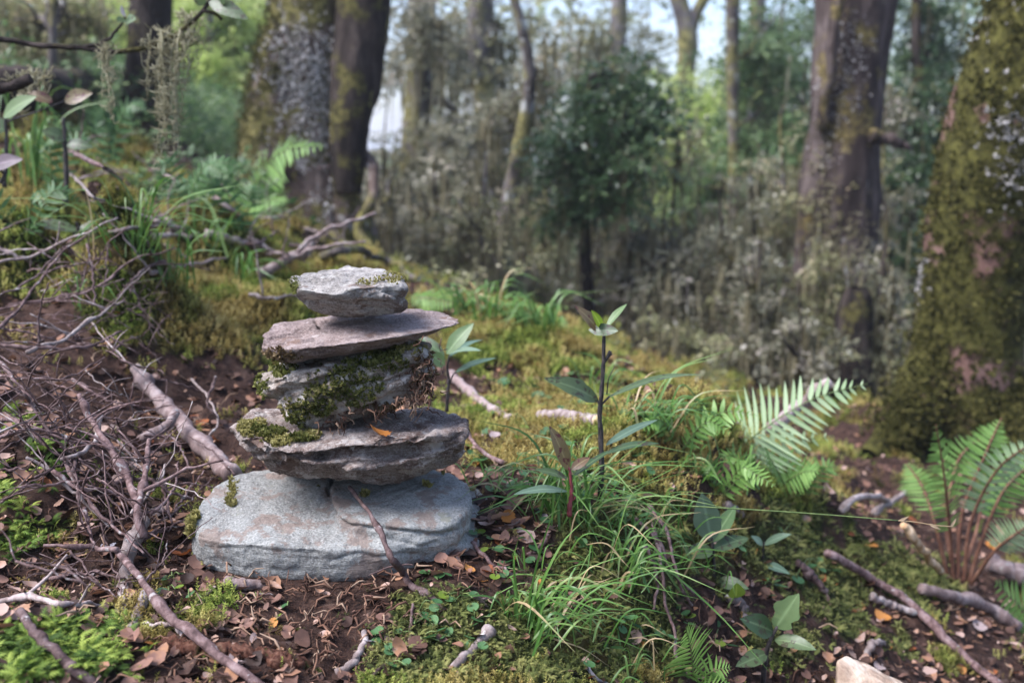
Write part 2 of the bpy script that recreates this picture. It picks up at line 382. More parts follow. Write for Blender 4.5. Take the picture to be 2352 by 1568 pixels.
M['moss'] = (lambda t: t.done(t.mix(t.ramp(t.noise(t.coord('World'), 9, 5), [(.32, 0.0), (.62, .9)]),
    t.ramp(t.math('ADD', t.rand(), t.mr(t.noise(t.coord('World'), 120, 3), -.3, .3)), [(.1, (0.076, 0.119, 0.017)), (.5, (0.170, 0.238, 0.037)), (.9, (0.323, 0.374, 0.076))]),
    t.ramp(t.rand(), [(.1, (0.170, 0.111, 0.031)), (.5, (0.323, 0.238, 0.068)), (.9, (0.459, 0.374, 0.145))])), .75, .2, None, .3))(NT('cushion_moss'))
M['fern_moss'] = (lambda t: t.done(t.ramp(t.math('ADD', t.rand(), t.mr(t.noise(t.coord('World'), 40, 4), -.4, .4)), [(.05, (0.043, 0.085, 0.014)), (.5, (0.128, 0.212, 0.031)), (.95, (0.340, 0.425, 0.076))]), .7, .25, None, .35))(NT('feather_moss'))
M['dark_moss'] = (lambda t: t.done(t.ramp(t.math('ADD', t.rand(), t.mr(t.noise(t.coord('World'), 30, 4), -.4, .4)), [(.05, (.05, .065, .018)), (.5, (.15, .175, .045)), (.95, (.28, .28, .09))]), .75, .2, None, .3))(NT('dark_green_moss'))
M['litter'] = leafmat('dead_beech_leaf', [(.05, (.09, .05, .035)), (.25, (.20, .115, .08)), (.45, (.30, .18, .13)), (.6, (.27, .12, .05)), (.75, (.38, .25, .19)), (.9, (.36, .30, .29))], 'obj', .6, .3, .15, True, (.06, .035, .025), 70)
M['litter_a'] = leafmat('dead_leaf_layer', [(.05, (.03, .016, .011)), (.35, (.11, .06, .042)), (.6, (.20, .11, .08)), (.8, (.29, .15, .075)), (.95, (.36, .25, .20))], 'attr', .65, .25, .12, False, None, 40)
def leafcol(name, a, b, rough=.5, spec=.4, trans=.25, spots=None): M[name] = leafmat(name, [(.1, a), (.9, b)], 'obj', rough, spec, trans, True, spots, 55)
leafcol('leaf_orange', (.42, .16, .03), (.52, .24, .06), .55)
leafcol('leaf_yellow', (.60, .36, .06), (.66, .44, .11), .55)
leafcol('leaf_grey', (.30, .28, .30), (.42, .41, .46), .5)
leafcol('leaf_rust', (.22, .065, .02), (.33, .11, .03), .55)
leafcol('leaf_tan', (.36, .22, .15), (.45, .30, .22), .55)
leafcol('herb_leaf', (.045, .125, .038), (.085, .19, .06), .42, .5, .3)
leafcol('seedling_leaf', (.045, .085, .032), (.095, .14, .055), .4, .5, .3, (.05, .035, .02))
leafcol('seedling_pale', (.10, .17, .06), (.15, .22, .09), .45, .45, .35)
leafcol('seedling_young', (.17, .27, .025), (.24, .33, .04), .4, .5, .45)
leafcol('seedling_glossy', (.09, .15, .09), (.15, .22, .14), .32, .55, .25)
leafcol('seedling_red', (.16, .10, .05), (.20, .16, .07), .4, .5, .35, (.10, .02, .03))
leafcol('fern_pale', (.22, .34, .15), (.33, .45, .24), .42, .45, .4)
leafcol('fern_green', (.13, .26, .05), (.20, .35, .08), .45, .4, .45)
leafcol('fern_dark', (.04, .10, .03), (.07, .15, .04), .5, .4, .4)
M['grass'] = leafmat('grass_blade', [(.05, (.055, .14, .022)), (.5, (.11, .225, .04)), (.82, (.20, .30, .09)), (.95, (.44, .33, .17))], 'attr', .4, .5, .4, False, None, 20)
M['dry_grass'] = leafmat('dry_grass', [(.1, (.36, .26, .14)), (.9, (.5, .38, .24))], 'attr', .5, .4, .2, False)
M['twig'] = barkmat('purple_brown_twig', [(.15, (.03, .016, .014)), (.4, (.085, .05, .045)), (.6, (.15, .098, .09)), (.85, (.24, .18, .168))], 90, .6, .75, 1, None, 6, .5, .0012, .3, (.30, .28, .265), .74, 60, .4)
M['pale_twig'] = barkmat('pale_grey_stick', [(.1, (.09, .062, .052)), (.4, (.20, .155, .138)), (.6, (.29, .24, .22)), (.85, (.42, .375, .35))], 70, .5, .75, 1, None, 6, .5, .0014, .3, (.42, .41, .38), .72, 45, .3)
M['branch'] = barkmat('brown_grey_branch', [(.1, (.085, .055, .048)), (.4, (.17, .122, .11)), (.6, (.25, .195, .18)), (.85, (.35, .30, .28))], 50, .5, .75, 1, None, 6, .5, .0018, .3, (.34, .33, .30), .74, 40, .15)
M['rotten'] = barkmat('rotten_red_wood', [(.1, (.018, .008, .005)), (.4, (.075, .032, .021)), (.6, (.14, .066, .043)), (.85, (.25, .15, .10))], 110, .4, .95, 1, (.06, .07, .018), 30, .70, .005, .1)
M['cutwood'] = barkmat('cut_wood', [(.3, (.36, .22, .11)), (.5, (.52, .36, .2)), (.7, (.62, .48, .32))], 60, .3, .8, 1, None, 6, .5, .001, .2)
M['timber'] = barkmat('bleached_timber', [(.3, (.30, .215, .15)), (.5, (.47, .36, .26)), (.7, (.60, .50, .39))], 30, .12, .8, 1, None, 6, .5, .002, .2)
M['dark_stem'] = barkmat('black_stem', [(.3, (.012, .010, .010)), (.5, (.028, .023, .022)), (.75, (.075, .062, .055))], 160, .5, .6, 1, None, 6, .5, .0006, .4)
M['red_stem'] = barkmat('red_stem', [(.3, (.11, .02, .025)), (.7, (.24, .05, .055))], 120, .5, .5, 1, None, 6, .5, .0004, .4)
M['green_stem'] = barkmat('green_stem', [(.3, (.07, .12, .03)), (.7, (.15, .2, .06))], 120, .5, .5, 1, None, 6, .5, .0004, .4)
M['stalk'] = barkmat('brown_fern_stalk', [(.1, (.045, .020, .013)), (.5, (.12, .055, .033)), (.85, (.22, .12, .075))], 60, .3, .75, 1, None, 6, .5, .0008, .25)
M['fibre'] = leafmat('root_fibre', [(.05, (.035, .018, .012)), (.4, (.10, .052, .034)), (.7, (.17, .095, .06)), (.95, (.27, .19, .13))], 'attr', .85, .15, 0, False)
M['bark_left'] = barkmat('lichened_beech_bark', [(.1, (.025, .017, .014)), (.4, (.07, .05, .04)), (.6, (.125, .095, .08)), (.85, (.22, .18, .155))], 9, .3, .9, 1, (.11, .10, .034), 3.2, .48, .02, .15, (.36, .34, .315), .66, 9)
M['bark_dark'] = barkmat('dark_beech_bark', [(.1, (.007, .006, .005)), (.4, (.020, .016, .014)), (.6, (.042, .033, .028)), (.85, (.09, .072, .062))], 14, .2, .9, 1, (.075, .068, .022), 5, .60, .03, .12)
M['bark_right'] = barkmat('grey_red_bark', [(.1, (.012, .009, .008)), (.4, (.038, .028, .025)), (.6, (.075, .057, .05)), (.85, (.16, .13, .118))], 10, .25, .9, 1, (.12, .095, .035), 4, .66, .02, .15, (.24, .23, .21), .70, 8)
M['bark_mossy'] = barkmat('moss_covered_bark', [(.1, (.07, .038, .028)), (.5, (.17, .10, .08)), (.85, (.27, .17, .145))], 12, .4, .9, 1, (.058, .056, .014), 4.0, .35, .02, .12)
M['bark_thin'] = barkmat('thin_trunk_bark', [(.3, (.028, .024, .022)), (.5, (.07, .06, .054)), (.75, (.15, .13, .12))], 14, .3, .9, 1, (.13, .12, .045), 3, .52, .01, .15, (.30, .31, .29), .62, 10)
M['bark_far'] = barkmat('far_trunk_bark', [(.3, (.035, .032, .034)), (.5, (.09, .08, .08)), (.75, (.17, .155, .15))], 6, .3, .9, 1, (.14, .13, .05), 1.5, .55, .01, .1)
M['lichen'] = leafmat('pale_lichen', [(.05, (.22, .21, .195)), (.5, (.38, .37, .345)), (.95, (.58, .565, .54))], 'attr', .85, .1, .2, False)
M['beard'] = leafmat('beard_moss', [(.05, (.13, .115, .06)), (.5, (.25, .225, .13)), (.95, (.38, .35, .23))], 'attr', .85, .1, .45, False)
M['beard_near'] = leafmat('pale_beard_moss', [(.05, (.26, .24, .14)), (.5, (.40, .38, .24)), (.95, (.52, .50, .35))], 'attr', .85, .1, .45, False)
M['trunk_moss'] = leafmat('trunk_moss', [(.05, (.020, .021, .005)), (.5, (.058, .058, .014)), (.95, (.12, .11, .034))], 'attr', .85, .1, .3, False, None, 9)
def folmat(name, stops, rough=.45, spec=.45, trans=.4): M[name] = leafmat(name, stops, 'attr', rough, spec, trans, False, None, 2.5)
folmat('fol_dark', [(.05, (.018, .045, .018)), (.5, (.05, .095, .038)), (.95, (.12, .17, .07))], .3, .5, .4)
folmat('fol_grey', [(.05, (.07, .078, .045)), (.35, (.16, .165, .10)), (.65, (.25, .24, .155)), (.95, (.42, .38, .32))], .36, .5, .45)
folmat('fol_olive', [(.05, (.11, .115, .045)), (.5, (.23, .235, .105)), (.8, (.34, .32, .17)), (.95, (.46, .38, .24))], .4, .45, .5)
folmat('fol_bright', [(.05, (.20, .30, .05)), (.5, (.36, .46, .12)), (.95, (.52, .58, .24))], .45, .4, .55)  # leaf colour raised to imitate sunlight on these leaves
folmat('fol_mid', [(.05, (.045, .10, .034)), (.5, (.105, .175, .065)), (.95, (.22, .29, .13))], .5, .35, .5)
folmat('fol_far', [(.05, (.16, .20, .11)), (.5, (.29, .35, .20)), (.8, (.40, .46, .28)), (.95, (.54, .57, .38))], .45, .4, .6)  # colour brighter than real leaves, sunlight on far trees painted in

# ================================================================== THE CAIRN
def hull_stone(name, label, mat, hulls, voxel, smooth, bed, A_lay, F_lay, A_iso, cracks=(), seed=0, terr=0, group='stones of the cairn', pxcr=()):
    """union of convex hulls, remeshed, then layered along its bedding"""
    import bmesh
    bm = bmesh.new()
    for pts in hulls:
        vs = [bm.verts.new(tuple(p)) for p in pts]
        r = bmesh.ops.convex_hull(bm, input=vs)
        junk = [e for e in r['geom_interior'] if isinstance(e, bmesh.types.BMVert)]
        bmesh.ops.delete(bm, geom=junk, context='VERTS')
    bmesh.ops.recalc_face_normals(bm, faces=bm.faces)
    me = bpy.data.meshes.new('tmp'); bm.to_mesh(me); bm.free()
    o = bpy.data.objects.new('tmp', me); COL.objects.link(o)
    m = o.modifiers.new('r', 'REMESH'); m.mode = 'VOXEL'; m.voxel_size = voxel
    m = o.modifiers.new('s', 'SMOOTH'); m.iterations = smooth; m.factor = .5
    dg = bpy.context.evaluated_depsgraph_get(); ev = o.evaluated_get(dg)
    m2 = bpy.data.meshes.new_from_object(ev); n = len(m2.vertices)
    P = np.empty(n*3, np.float32); m2.vertices.foreach_get('co', P); P = P.reshape(-1, 3).astype(float)
    N = np.empty(n*3, np.float32); m2.vertices.foreach_get('normal', N); N = N.reshape(-1, 3).astype(float)
    F = np.empty(len(m2.polygons)*4, np.int32)
    m2.loops.foreach_get('vertex_index', F[:len(m2.loops)]); F = F[:len(m2.loops)].reshape(-1, 4)
    bpy.data.objects.remove(o); bpy.data.meshes.remove(me); bpy.data.meshes.remove(m2)
    b = np.array(bed, float); b /= np.linalg.norm(b)
    sd3 = np.array([seed*3.1, seed*1.7, seed*2.3])
    h = P@b + .010*fbm(P*9+sd3, 3) + .004*fbm(P*30+sd3, 2)
    side = np.clip(1-np.abs(N@b)*.75, .18, 1)
    D = A_lay*side*(fbm(np.stack([h*F_lay, P[:, 0]*3+seed, P[:, 1]*3], 1), 4, .6))
    if terr:                                                 # broken ledges
        q = h*F_lay*.8+.5*fbm(P*14+sd3, 3); fr = q-np.floor(q); D = D + terr*side*(sstep(fr, 0, .75)-.5-sstep(fr, .86, 1)*.9)*(.5+.9*np.clip(fbm(P*18+sd3*2, 2)+.3, 0, 1))
    D = D + A_iso*fbm(P*16+sd3, 4, .55) + A_iso*.35*fbm(P*75+sd3, 3, .6)
    for (hx0, hx1, hh, wdt, dep) in cracks:                  # bedding cracks between two x positions
        d = np.abs(h-hh-.004*fbm(p3(P[:, 0]*25, P[:, 0]*0, hh*50), 3)); m_ = sstep(P[:, 0], hx0, hx0+.02)*(1-sstep(P[:, 0], hx1-.02, hx1))*(N[:, 1] < .3)
        D = D - dep*m_*np.exp(-(d/wdt)**2)
    if pxcr:                                                 # cracks along drawn lines
        qx, qy = proj(P)
        for line, wd_, dep in pxcr:
            d = np.full(len(P), 1e9); jx = 3*fbm(P*60+5, 2); jy = 3*fbm(P*60+31, 2)
            for (ax_, ay_), (bx_, by_) in zip(line[:-1], line[1:]):
                vx, vy = bx_-ax_, by_-ay_; tt_ = np.clip(((qx-ax_)*vx+(qy-ay_)*vy)/(vx*vx+vy*vy), 0, 1); d = np.minimum(d, np.hypot(qx+jx-ax_-tt_*vx, qy+jy-ay_-tt_*vy))
            D = D-dep*np.exp(-(d/wd_)**2)*(N[:, 1] < .35)*(N@np.array([0, -.9, .45]) > -.1)
    P = P+N*D[:, None]
    base = np.array([P[:, 0].mean(), P[:, 1].mean(), P[:, 2].min()])
    me = mesh_np(name, P-base, F, mat, True); ob = link(name, me); ob.location = tuple(base)
    tag(ob, label, 'stone', group)
    return ob, P, N
def A(*L): return [at(*p) for p in L]

base_pts = A((458,1232,.980),(520,1243,.965),(600,1250,.957),(760,1262,.955),(900,1268,.965),(1000,1240,.985),
  (442,1195,1.01),(437,1250,1.0),(446,1296,.99),(470,1310,.98),(560,1325,.966),(690,1337,.957),(800,1328,.957),(890,1310,.968),(960,1290,.985),(1010,1258,1.0),
  (455,1160,1.04),(490,1115,1.08),(545,1086,1.12),(610,1076,1.15),(690,1078,1.16),(900,1086,1.16),(980,1088,1.15)) + \
  [np.array(p) for p in [(-.30,1.2,0),(-.1,1.22,0),(.0,1.2,0),(-.34,1.08,-.01),(-.3,1.0,-.015),(-.1,.99,-.03),(.0,1.05,-.02)]]
slab_pts = A((758,1128,1.075),(757,1140,1.06),(775,1195,.995),(820,1213,.982),(900,1222,.978),(1000,1228,.985),(1050,1212,1.0),(1078,1180,1.03),(1083,1152,1.06),(1076,1122,1.09),(1045,1100,1.13),(990,1086,1.16),(900,1085,1.16),(800,1098,1.12))
slab_pts = [p+np.array([0, 0, .006]) for p in slab_pts] + [p-np.array([0, 0, .018]) for p in slab_pts[1:9]]
ledge_pts = A((880,1235,.975),(960,1248,.978),(1012,1243,.988),(1016,1256,.992),(990,1275,.99),(930,1285,.98),(880,1290,.975)) + A((960,1240,1.05),(880,1240,1.05),(1020,1230,1.04))
st1, P1, N1 = hull_stone('schist_stone', 'wide smooth grey-green stone lying on the soil at the foot of the cairn', M['stone_base'], [base_pts, slab_pts, ledge_pts], .0020, 22, (.02, .16, 1), .0009, 60, .0026,
   [], 1, pxcr=[([(766,1104),(756,1122),(757,1145),(775,1188),(800,1205),(850,1211),(900,1214),(955,1222),(1000,1230),(1040,1222)],4,.0045),([(455,1232),(520,1240),(580,1244),(640,1238),(700,1246),(735,1250)],3.5,.0020),([(470,1262),(560,1258),(650,1266),(730,1270)],4,.0009),
   ([(760,1290),(800,1275),(830,1268),(860,1280),(920,1272),(985,1280)],4,.0022),([(480,1298),(600,1304),(700,1314),(790,1305)],5,.0008),([(880,1232),(930,1245),(960,1255),(1005,1247)],4,.0028)])

two_pts = A((538,986,1.045),(545,970,1.06),(586,941,1.13),(650,946,1.16),(560,1005,1.01),(600,1028,.99),(655,1040,.982),(722,1038,.980),(770,1020,.985),(860,1018,.982),(985,1004,.988),(1062,992,1.01),
  (1074,985,1.03),(1070,966,1.06),(1045,955,1.10),(985,943,1.16)) + A((585,1042,1.03),(625,1076,1.045),(710,1090,1.05),(800,1106,1.045),(910,1111,1.04),(972,1088,1.045),(1050,1050,1.05),(1060,1020,1.04)) + \
  A((640,1040,1.18),(980,1030,1.18),(800,1060,1.17))
two_lip = A((640,1052,.985),(700,1062,.985),(800,1075,.990),(900,1078,.992),(1000,1052,1.0),(1060,1010,1.01),(640,1072,1.02),(800,1095,1.02),(950,1090,1.02),(700,1030,1.1),(1000,1010,1.1))
st2, P2, N2 = hull_stone('schist_stone', 'broad rough ledged schist slab second from the bottom of the cairn', M['stone_two'], [two_pts, two_lip], .0018, 3, (-.05, .06, 1), .0075, 80, .0058, [(-.28, .05, .14, .0022, .006), (-.2, .06, .118, .002, .006)], 2, .0080, pxcr=[([(730,1048),(780,1040),(830,1036),(900,1048),(955,1038)],11,.013),([(620,1058),(700,1070),(800,1080),(860,1090)],6,.005),([(880,1078),(960,1062),(1040,1032)],6,.006),([(950,1000),(1000,985),(1050,988)],5,.004),([(580,1015),(640,1030)],5,.004)])

three_pts = A((588,882,1.04),(592,868,1.05),(640,832,1.07),(600,900,1.03),(640,938,1.015),(662,958,1.01),(700,986,1.02),(732,984,1.025),(830,955,1.03),(905,930,1.03),(965,903,1.035),(990,868,1.04),(993,830,1.045),(984,798,1.06),(965,786,1.1),(900,790,1.12),(820,812,1.12),(700,830,1.12)) + \
  A((640,870,1.005),(740,850,1.0),(850,835,1.005),(950,815,1.02),(760,935,1.0),(900,895,1.01)) + A((650,900,1.14),(740,960,1.13),(960,880,1.14),(960,800,1.14))
st3, P3, N3 = hull_stone('schist_stone', 'mossy tilted stone with hanging roots in the middle of the cairn', M['stone_three'], [three_pts], .0018, 4, (-.36, .1, 1), .0060, 70, .0060, [(-.3, .1, .235, .002, .005)], 3, .0045, pxcr=[([(650,905),(700,950),(760,965)],6,.005),([(840,938),(900,915),(965,880)],7,.006),([(690,870),(740,850),(780,845)],5,.004),([(880,880),(940,860)],5,.005)])

four_pts = A((601,786,1.02),(606,768,1.04),(626,741,1.09),(690,734,1.12),(760,722,1.15),(920,712,1.16),(1030,718,1.13),(1060,735,1.09),(1056,746,1.075),(612,797,1.005),(645,808,.99),(700,800,.985),(770,793,.982),(850,783,.988),(920,772,1.0),(1000,757,1.03),
  (607,808,1.02),(640,826,1.01),(690,830,1.01),(760,820,1.01),(830,804,1.015),(940,786,1.03),(1005,763,1.06)) + A((700,790,1.15),(900,770,1.15),(1000,750,1.12))
st4, P4, N4 = hull_stone('schist_stone', 'flat purple-grey slate with a pointed end, second from the top of the cairn', M['stone_four'], [four_pts], .0018, 4, (.12, .10, 1), .0030, 110, .0032, [(-.25, -.1, .262, .001, .0025), (-.2, -.02, .255, .001, .002)], 4, .0024, pxcr=[([(625,775),(690,762),(745,748)],3,.003),([(620,795),(720,782),(800,778),(890,765)],3,.0022),([(690,808),(760,800),(840,790)],3,.0022),([(725,735),(735,748)],5,.005)])

five_pts = A((672,656,1.04),(690,633,1.08),(740,619,1.12),(800,617,1.13),(880,618,1.12),(906,631,1.10),(930,660,1.05),(932,690,1.045),(930,706,1.05),(918,715,1.05),(860,725,1.045),(765,722,1.05),(712,702,1.045),(684,678,1.04)) + \
  A((686,664,1.02),(766,678,1.0),(824,659,1.005),(842,650,1.02),(926,655,1.03),(770,690,1.005),(900,690,1.02)) + A((740,700,1.13),(900,700,1.13))
st5, P5, N5 = hull_stone('schist_stone', 'small pale angular stone on top of the cairn', M['stone_five'], [five_pts], .0016, 4, (.08, .28, 1), .0036, 100, .0040, [(-.1, .0, .29, .001, .003)], 5, .0028, pxcr=[([(700,690),(800,700),(925,688)],3.5,.0025),([(780,712),(900,705)],3,.002),([(850,675),(925,672)],3,.002),([(715,645),(790,640),(860,634)],3,.0018)])

# ================================================================== MOSS ON THE STONES
def moss_tufts(n, hgt=.006, spread=.6, k=3):
    """template of a few short leaflets"""
    V = []; T = []
    for i in range(n):
        a = random.uniform(0, 6.283); tl = random.uniform(.1, spread); h = hgt*random.uniform(.6, 1.2); w = h*random.uniform(.13, .22)
        d = np.array([math.cos(a)*math.sin(tl), math.sin(a)*math.sin(tl), math.cos(tl)]); s_ = np.array([-math.sin(a), math.cos(a), 0])
        b0 = np.array([random.uniform(-.35, .35), random.uniform(-.35, .35), 0])*hgt; o = len(V)
        V += [b0-s_*w, b0+s_*w, b0+d*h*.6+s_*w*1.2, b0+d*h*.6-s_*w*1.2, b0+d*h+np.array([d[0], d[1], -.3])*h*.25]
        T += [(o, o+1, o+2), (o, o+2, o+3), (o+3, o+2, o+4)]
    return np.array(V), np.array(T)
def align(N, n):
    """rotations that take +Z to the normals, with a random spin"""
    N = N/np.linalg.norm(N, axis=1)[:, None]; a = np.cross(N, np.array([.3, .5, .1])+0*N); a /= np.linalg.norm(a, axis=1)[:, None]; b = np.cross(N, a)
    th = RS.rand(n)*6.283; c_, s_ = np.cos(th)[:, None], np.sin(th)[:, None]
    return np.stack([a*c_+b*s_, -a*s_+b*c_, N], -1)
def stone_moss(parent, P, N, ells, n, hgt, mat, thr=.5, name='moss_patch', label=None, minz=-2):
    px, py = proj(P); m = np.zeros(len(P))
    for e in ells: m = np.maximum(m, ell(px, py, *e))
    m = m+.35*fbm(P*60, 3); ok = np.nonzero((m > thr) & (N[:, 1] < .45) & (N[:, 2] > minz))[0]
    if not len(ok): return
    idx = ok[RS.randint(0, len(ok), n)]; mb = MB()
    nn = N[idx]*.8+np.array([0, -.1, .5])+RS.normal(size=(n, 3))*.25
    tv, tt = moss_tufts(5, hgt)
    scatter(mb, tv, None, tt, P[idx]+RS.normal(size=(n, 3))*.001, align(nn, n), RS.uniform(.5, 1.2, n))
    o = mb.build(name, mat, parent, False); o['kind'] = 'stuff'
    if label: o['label'] = label
mm = lambda nm, st: leafmat(nm, st, 'attr', .8, .15, .25, False, None, 90)
M['moss_st'] = mm('stone_moss', [(.05, (.05, .06, .012)), (.5, (.12, .135, .03)), (.95, (.22, .22, .07))])
M['moss_gold'] = mm('stone_moss_gold', [(.05, (.13, .12, .03)), (.5, (.23, .21, .065)), (.95, (.33, .30, .12))])
M['moss_brown'] = mm('dry_moss', [(.05, (.06, .038, .015)), (.5, (.15, .105, .05)), (.95, (.26, .20, .11))])
stone_moss(st1, P1, N1, [(533,1118,8,26),(528,1150,10,12)], 420, .004, M['moss_gold'], .4, label='small golden moss streak')
stone_moss(st1, P1, N1, [(440,1190,14,40)], 600, .006, M['moss_gold'], .35, label='yellowish moss on the end of the stone')
stone_moss(st2, P2, N2, [(580,985,55,26),(640,1010,60,18),(710,1000,40,14)], 1700, .0030, M['moss_gold'], .54, minz=.25)
stone_moss(st2, P2, N2, [(620,990,40,18),(690,1008,40,10)], 500, .005, M['moss_st'], .55, minz=.2)
stone_moss(st3, P3, N3, [(800,885,100,55),(720,930,70,40),(880,830,90,30),(690,945,40,40)], 2600, .0042, M['moss_st'], .54)
stone_moss(st3, P3, N3, [(760,900,60,40),(690,940,60,40),(940,805,50,20)], 900, .005, M['moss_gold'], .55)
stone_moss(st3, P3, N3, [(600,885,20,40),(650,850,40,20)], 380, .005, M['moss_st'], .45)
stone_moss(st3, P3, N3, [(965,850,40,60),(900,935,70,20)], 700, .007, M['moss_brown'], .52)
stone_moss(st4, P4, N4, [(640,815,60,14)], 380, .004, M['moss_brown'], .45)
stone_moss(st5, P5, N5, [(676,654,10,20)], 200, .0035, M['moss_st'], .4)
stone_moss(st5, P5, N5, [(905,640,50,16),(850,650,30,10)], 220, .003, M['moss_gold'], .5)
# roots and humus hanging from the mossy stone
mb = MB()
for i in range(170):
    if i < 110: px, py, Y = random.gauss(968, 22), random.gauss(865, 34), random.uniform(1.015, 1.05)
    else: px, py, Y = random.uniform(720, 985), 0, random.uniform(1.0, 1.03); py = 975-(px-720)*.28+random.gauss(0, 9)
    p = at(px, py, Y); L = random.uniform(.003, .016); q = p+np.array([random.gauss(0, .006), random.gauss(-.003, .004), -L])
    tube(mb, wiggle(crom([p, (p+q)/2+np.random.normal(size=3)*.003, q], 6), .004, None, i), np.linspace(.0007, .0003, 6)*random.uniform(.7, 1.8), 4)
o = mb.build('root_fringe', M['fibre'], st3); o['kind'] = 'stuff'; o['label'] = 'brown hanging rootlets'

# ================================================================== STICKS AND BRANCHES
def gpts(L, lift=.004):
    out = []
    for p in L:
        px, py = p[0], p[1]; l = p[2] if len(p) > 2 else lift
        out.append(ground_hit(px, py, l))
    return np.array(out)
def stick(name, label, pts, r0, r1, mat, n=None, k=8, wig=.003, rough=.12, sides=(), cat='stick', group=None, knots=0, P=None, cut=None, fr=90):
    P = gpts(pts) if P is None else np.asarray(P, float)
    L = np.linalg.norm(np.diff(P, axis=0), axis=1).sum(); n = n or max(8, int(L/.008)); n = min(n, 60)
    C = wiggle(crom(P, n), wig, None, sum(map(ord, label)) % 97); R = np.linspace(r0, r1, n)
    if knots:
        for q in np.random.RandomState(len(label)).rand(knots): R = R*(1+.35*np.exp(-((np.linspace(0, 1, n)-q)*n/1.6)**2))
    mb = MB(); tube(mb, C, R, k, rough, 0.5, fr)
    for (f, d, ln, rr) in sides:
        i = int(f*(n-1)); p = C[i]; d = np.array(d, float); d /= np.linalg.norm(d); q = p+d*ln
        m = max(6, int(ln/.008)); S = wiggle(crom([p, p+d*ln*.5+np.array([random.gauss(0, .08), random.gauss(0, .08), .06])*ln, q], m), min(wig, ln*.03), None, i+3); tube(mb, S, np.linspace(rr, rr*.5, m), 6, rough, .5, 90)
    o = mb.thing(name, M[mat], label, cat, group)
    if cut:
        P0 = C[0] if cut == 0 else C[-1]; dr = (C[0]-C[1]) if cut == 0 else (C[-1]-C[-2]); dr /= np.linalg.norm(dr); r = R[0] if cut == 0 else R[-1]
        m2 = MB(); tube(m2, [P0-dr*.001, P0+dr*.0012], [r*.93, r*.86], 10, .1, .5, 200); m2.build('cut_end', M['cutwood'], o)
    return o
S_ = stick
S_('fallen_branch', 'thick grey-brown fallen branch lying on the slope beside the cairn', [(310,845,.02),(350,900,.016),(420,975,.014),(480,1040,.014),(535,1092,.014)], .0085, .0125, 'branch', 40, 12, .004, .16, cat='branch', knots=4)
S_('broken_stub', 'short curved bark stub leaning on the thick fallen branch', [(322,1012,.012),(345,1000,.02),(385,975,.032),(405,945,.04)], .0075, .006, 'branch', 20, 10, .002, .15, cut=0)
S_('dead_stick', 'long dark stick running diagonally down to the bottom edge', [(268,1262,.035),(330,1340,.03),(400,1420,.022),(490,1495,.016),(560,1545,.012),(620,1590,.01)], .0030, .0042, 'twig', 46, 10, .003, .2, knots=7)
S_('dead_stick', 'thin side stick pointing to the frame edge above the brush', [(100,1252,.035),(160,1256,.035),(215,1258,.036),(270,1262,.036)], .0015, .0028, 'twig', 30, 8, .002, .15, knots=3)
S_('birch_grey_stick', 'pale thick lichened stick standing among the brown twigs', [(330,1195,.03),(300,1250,.02),(288,1310,.01),(286,1360,.006),(282,1415,.004)], .007, .0062, 'pale_twig', 34, 10, .003, .16, knots=4)
S_('grey_stick', 'short grey stick end lying under the pale thick stick', [(300,1450,.006),(318,1405,.01),(335,1360,.016)], .0055, .005, 'pale_twig', 18, 10, .002, .14, cut=0)
S_('dead_stick', 'smooth dark stick crossing the moss in the bottom corner', [(45,1402,.02),(80,1450,.014),(130,1500,.01),(180,1545,.008),(235,1590,.008)], .0036, .0044, 'twig', 34, 10, .003, .15, knots=3)
S_('grey_stick', 'grey horizontal stick above the bottom corner moss', [(-20,1385,.012),(60,1372,.012),(150,1388,.012),(220,1388,.01),(270,1386,.008)], .0028, .002, 'pale_twig', 30, 8, .003, .18, [(.25, (.03,.02,.03), .05, .0016), (.6, (.02,-.01,.03), .03, .0014)], knots=3)
S_('upright_twig', 'knotty brown twig rising through the brush to a fork', [(330,1235,.03),(318,1180,.05),(322,1140,.06),(335,1080,.07),(342,1010,.075)], .0042, .0026, 'twig', 34, 8, .003, .2, [(.55, (.06,.02,.02), .09, .0024), (.8, (-.04,.01,.05), .05, .0018)], knots=6)
S_('upright_twig', 'dark scaly twig leaning back over the brush pile', [(320,1160,.05),(285,1085,.055),(240,1010,.065),(205,955,.07),(180,905,.08)], .0042, .0026, 'twig', 34, 8, .003, .25, [(.4, (-.05,.0,.03), .06, .002), (.7, (.05,.02,.02), .05, .0016)], knots=8)
S_('silver_twig', 'short silvery twig sticking out of the brush', [(138,1055,.05),(175,1043,.05),(215,1020,.055),(232,955,.07)], .002, .003, 'pale_twig', 22, 8, .003, .15)
S_('cut_twig', 'short cut twig with a pale end in front of the wide stone', [(517,1336,.008),(560,1342,.007),(610,1345,.005)], .0062, .005, 'branch', 18, 10, .002, .2, cut=0)
S_('thin_root', 'thin rootlet lying below the short cut twig', [(490,1352,.003),(540,1362,.003),(600,1364,.003),(635,1365,.002)], .0016, .0011, 'twig', 22, 6, .003)
tw = np.array([at(802,1118,1.03), at(838,1165,.985), at(868,1215,.955), at(892,1262,.94), at(905,1290,.93), ground_hit(925,1318,.010), ground_hit(945,1345,.008), ground_hit(985,1370,.006), ground_hit(1022,1400,.005)])
S_('leaning_twig', 'knobbly purple-brown twig leaning across the wide bottom stone', None, .0017, .0042, 'twig', 56, 9, .002, .22, [(.55, (-.03,-.005,-.008), .03, .0012), (.56, (.035,-.004,.004), .016, .0011)], knots=9, P=tw, cut=-1)
S_('rotten_log', 'rotten reddish log half buried at the bottom edge', [(370,1482,.0),(460,1492,.002),(560,1507,.002),(650,1527,-.001),(730,1560,-.004)], .0085, .010, 'rotten', 60, 20, .004, .5, cat='log', fr=160)
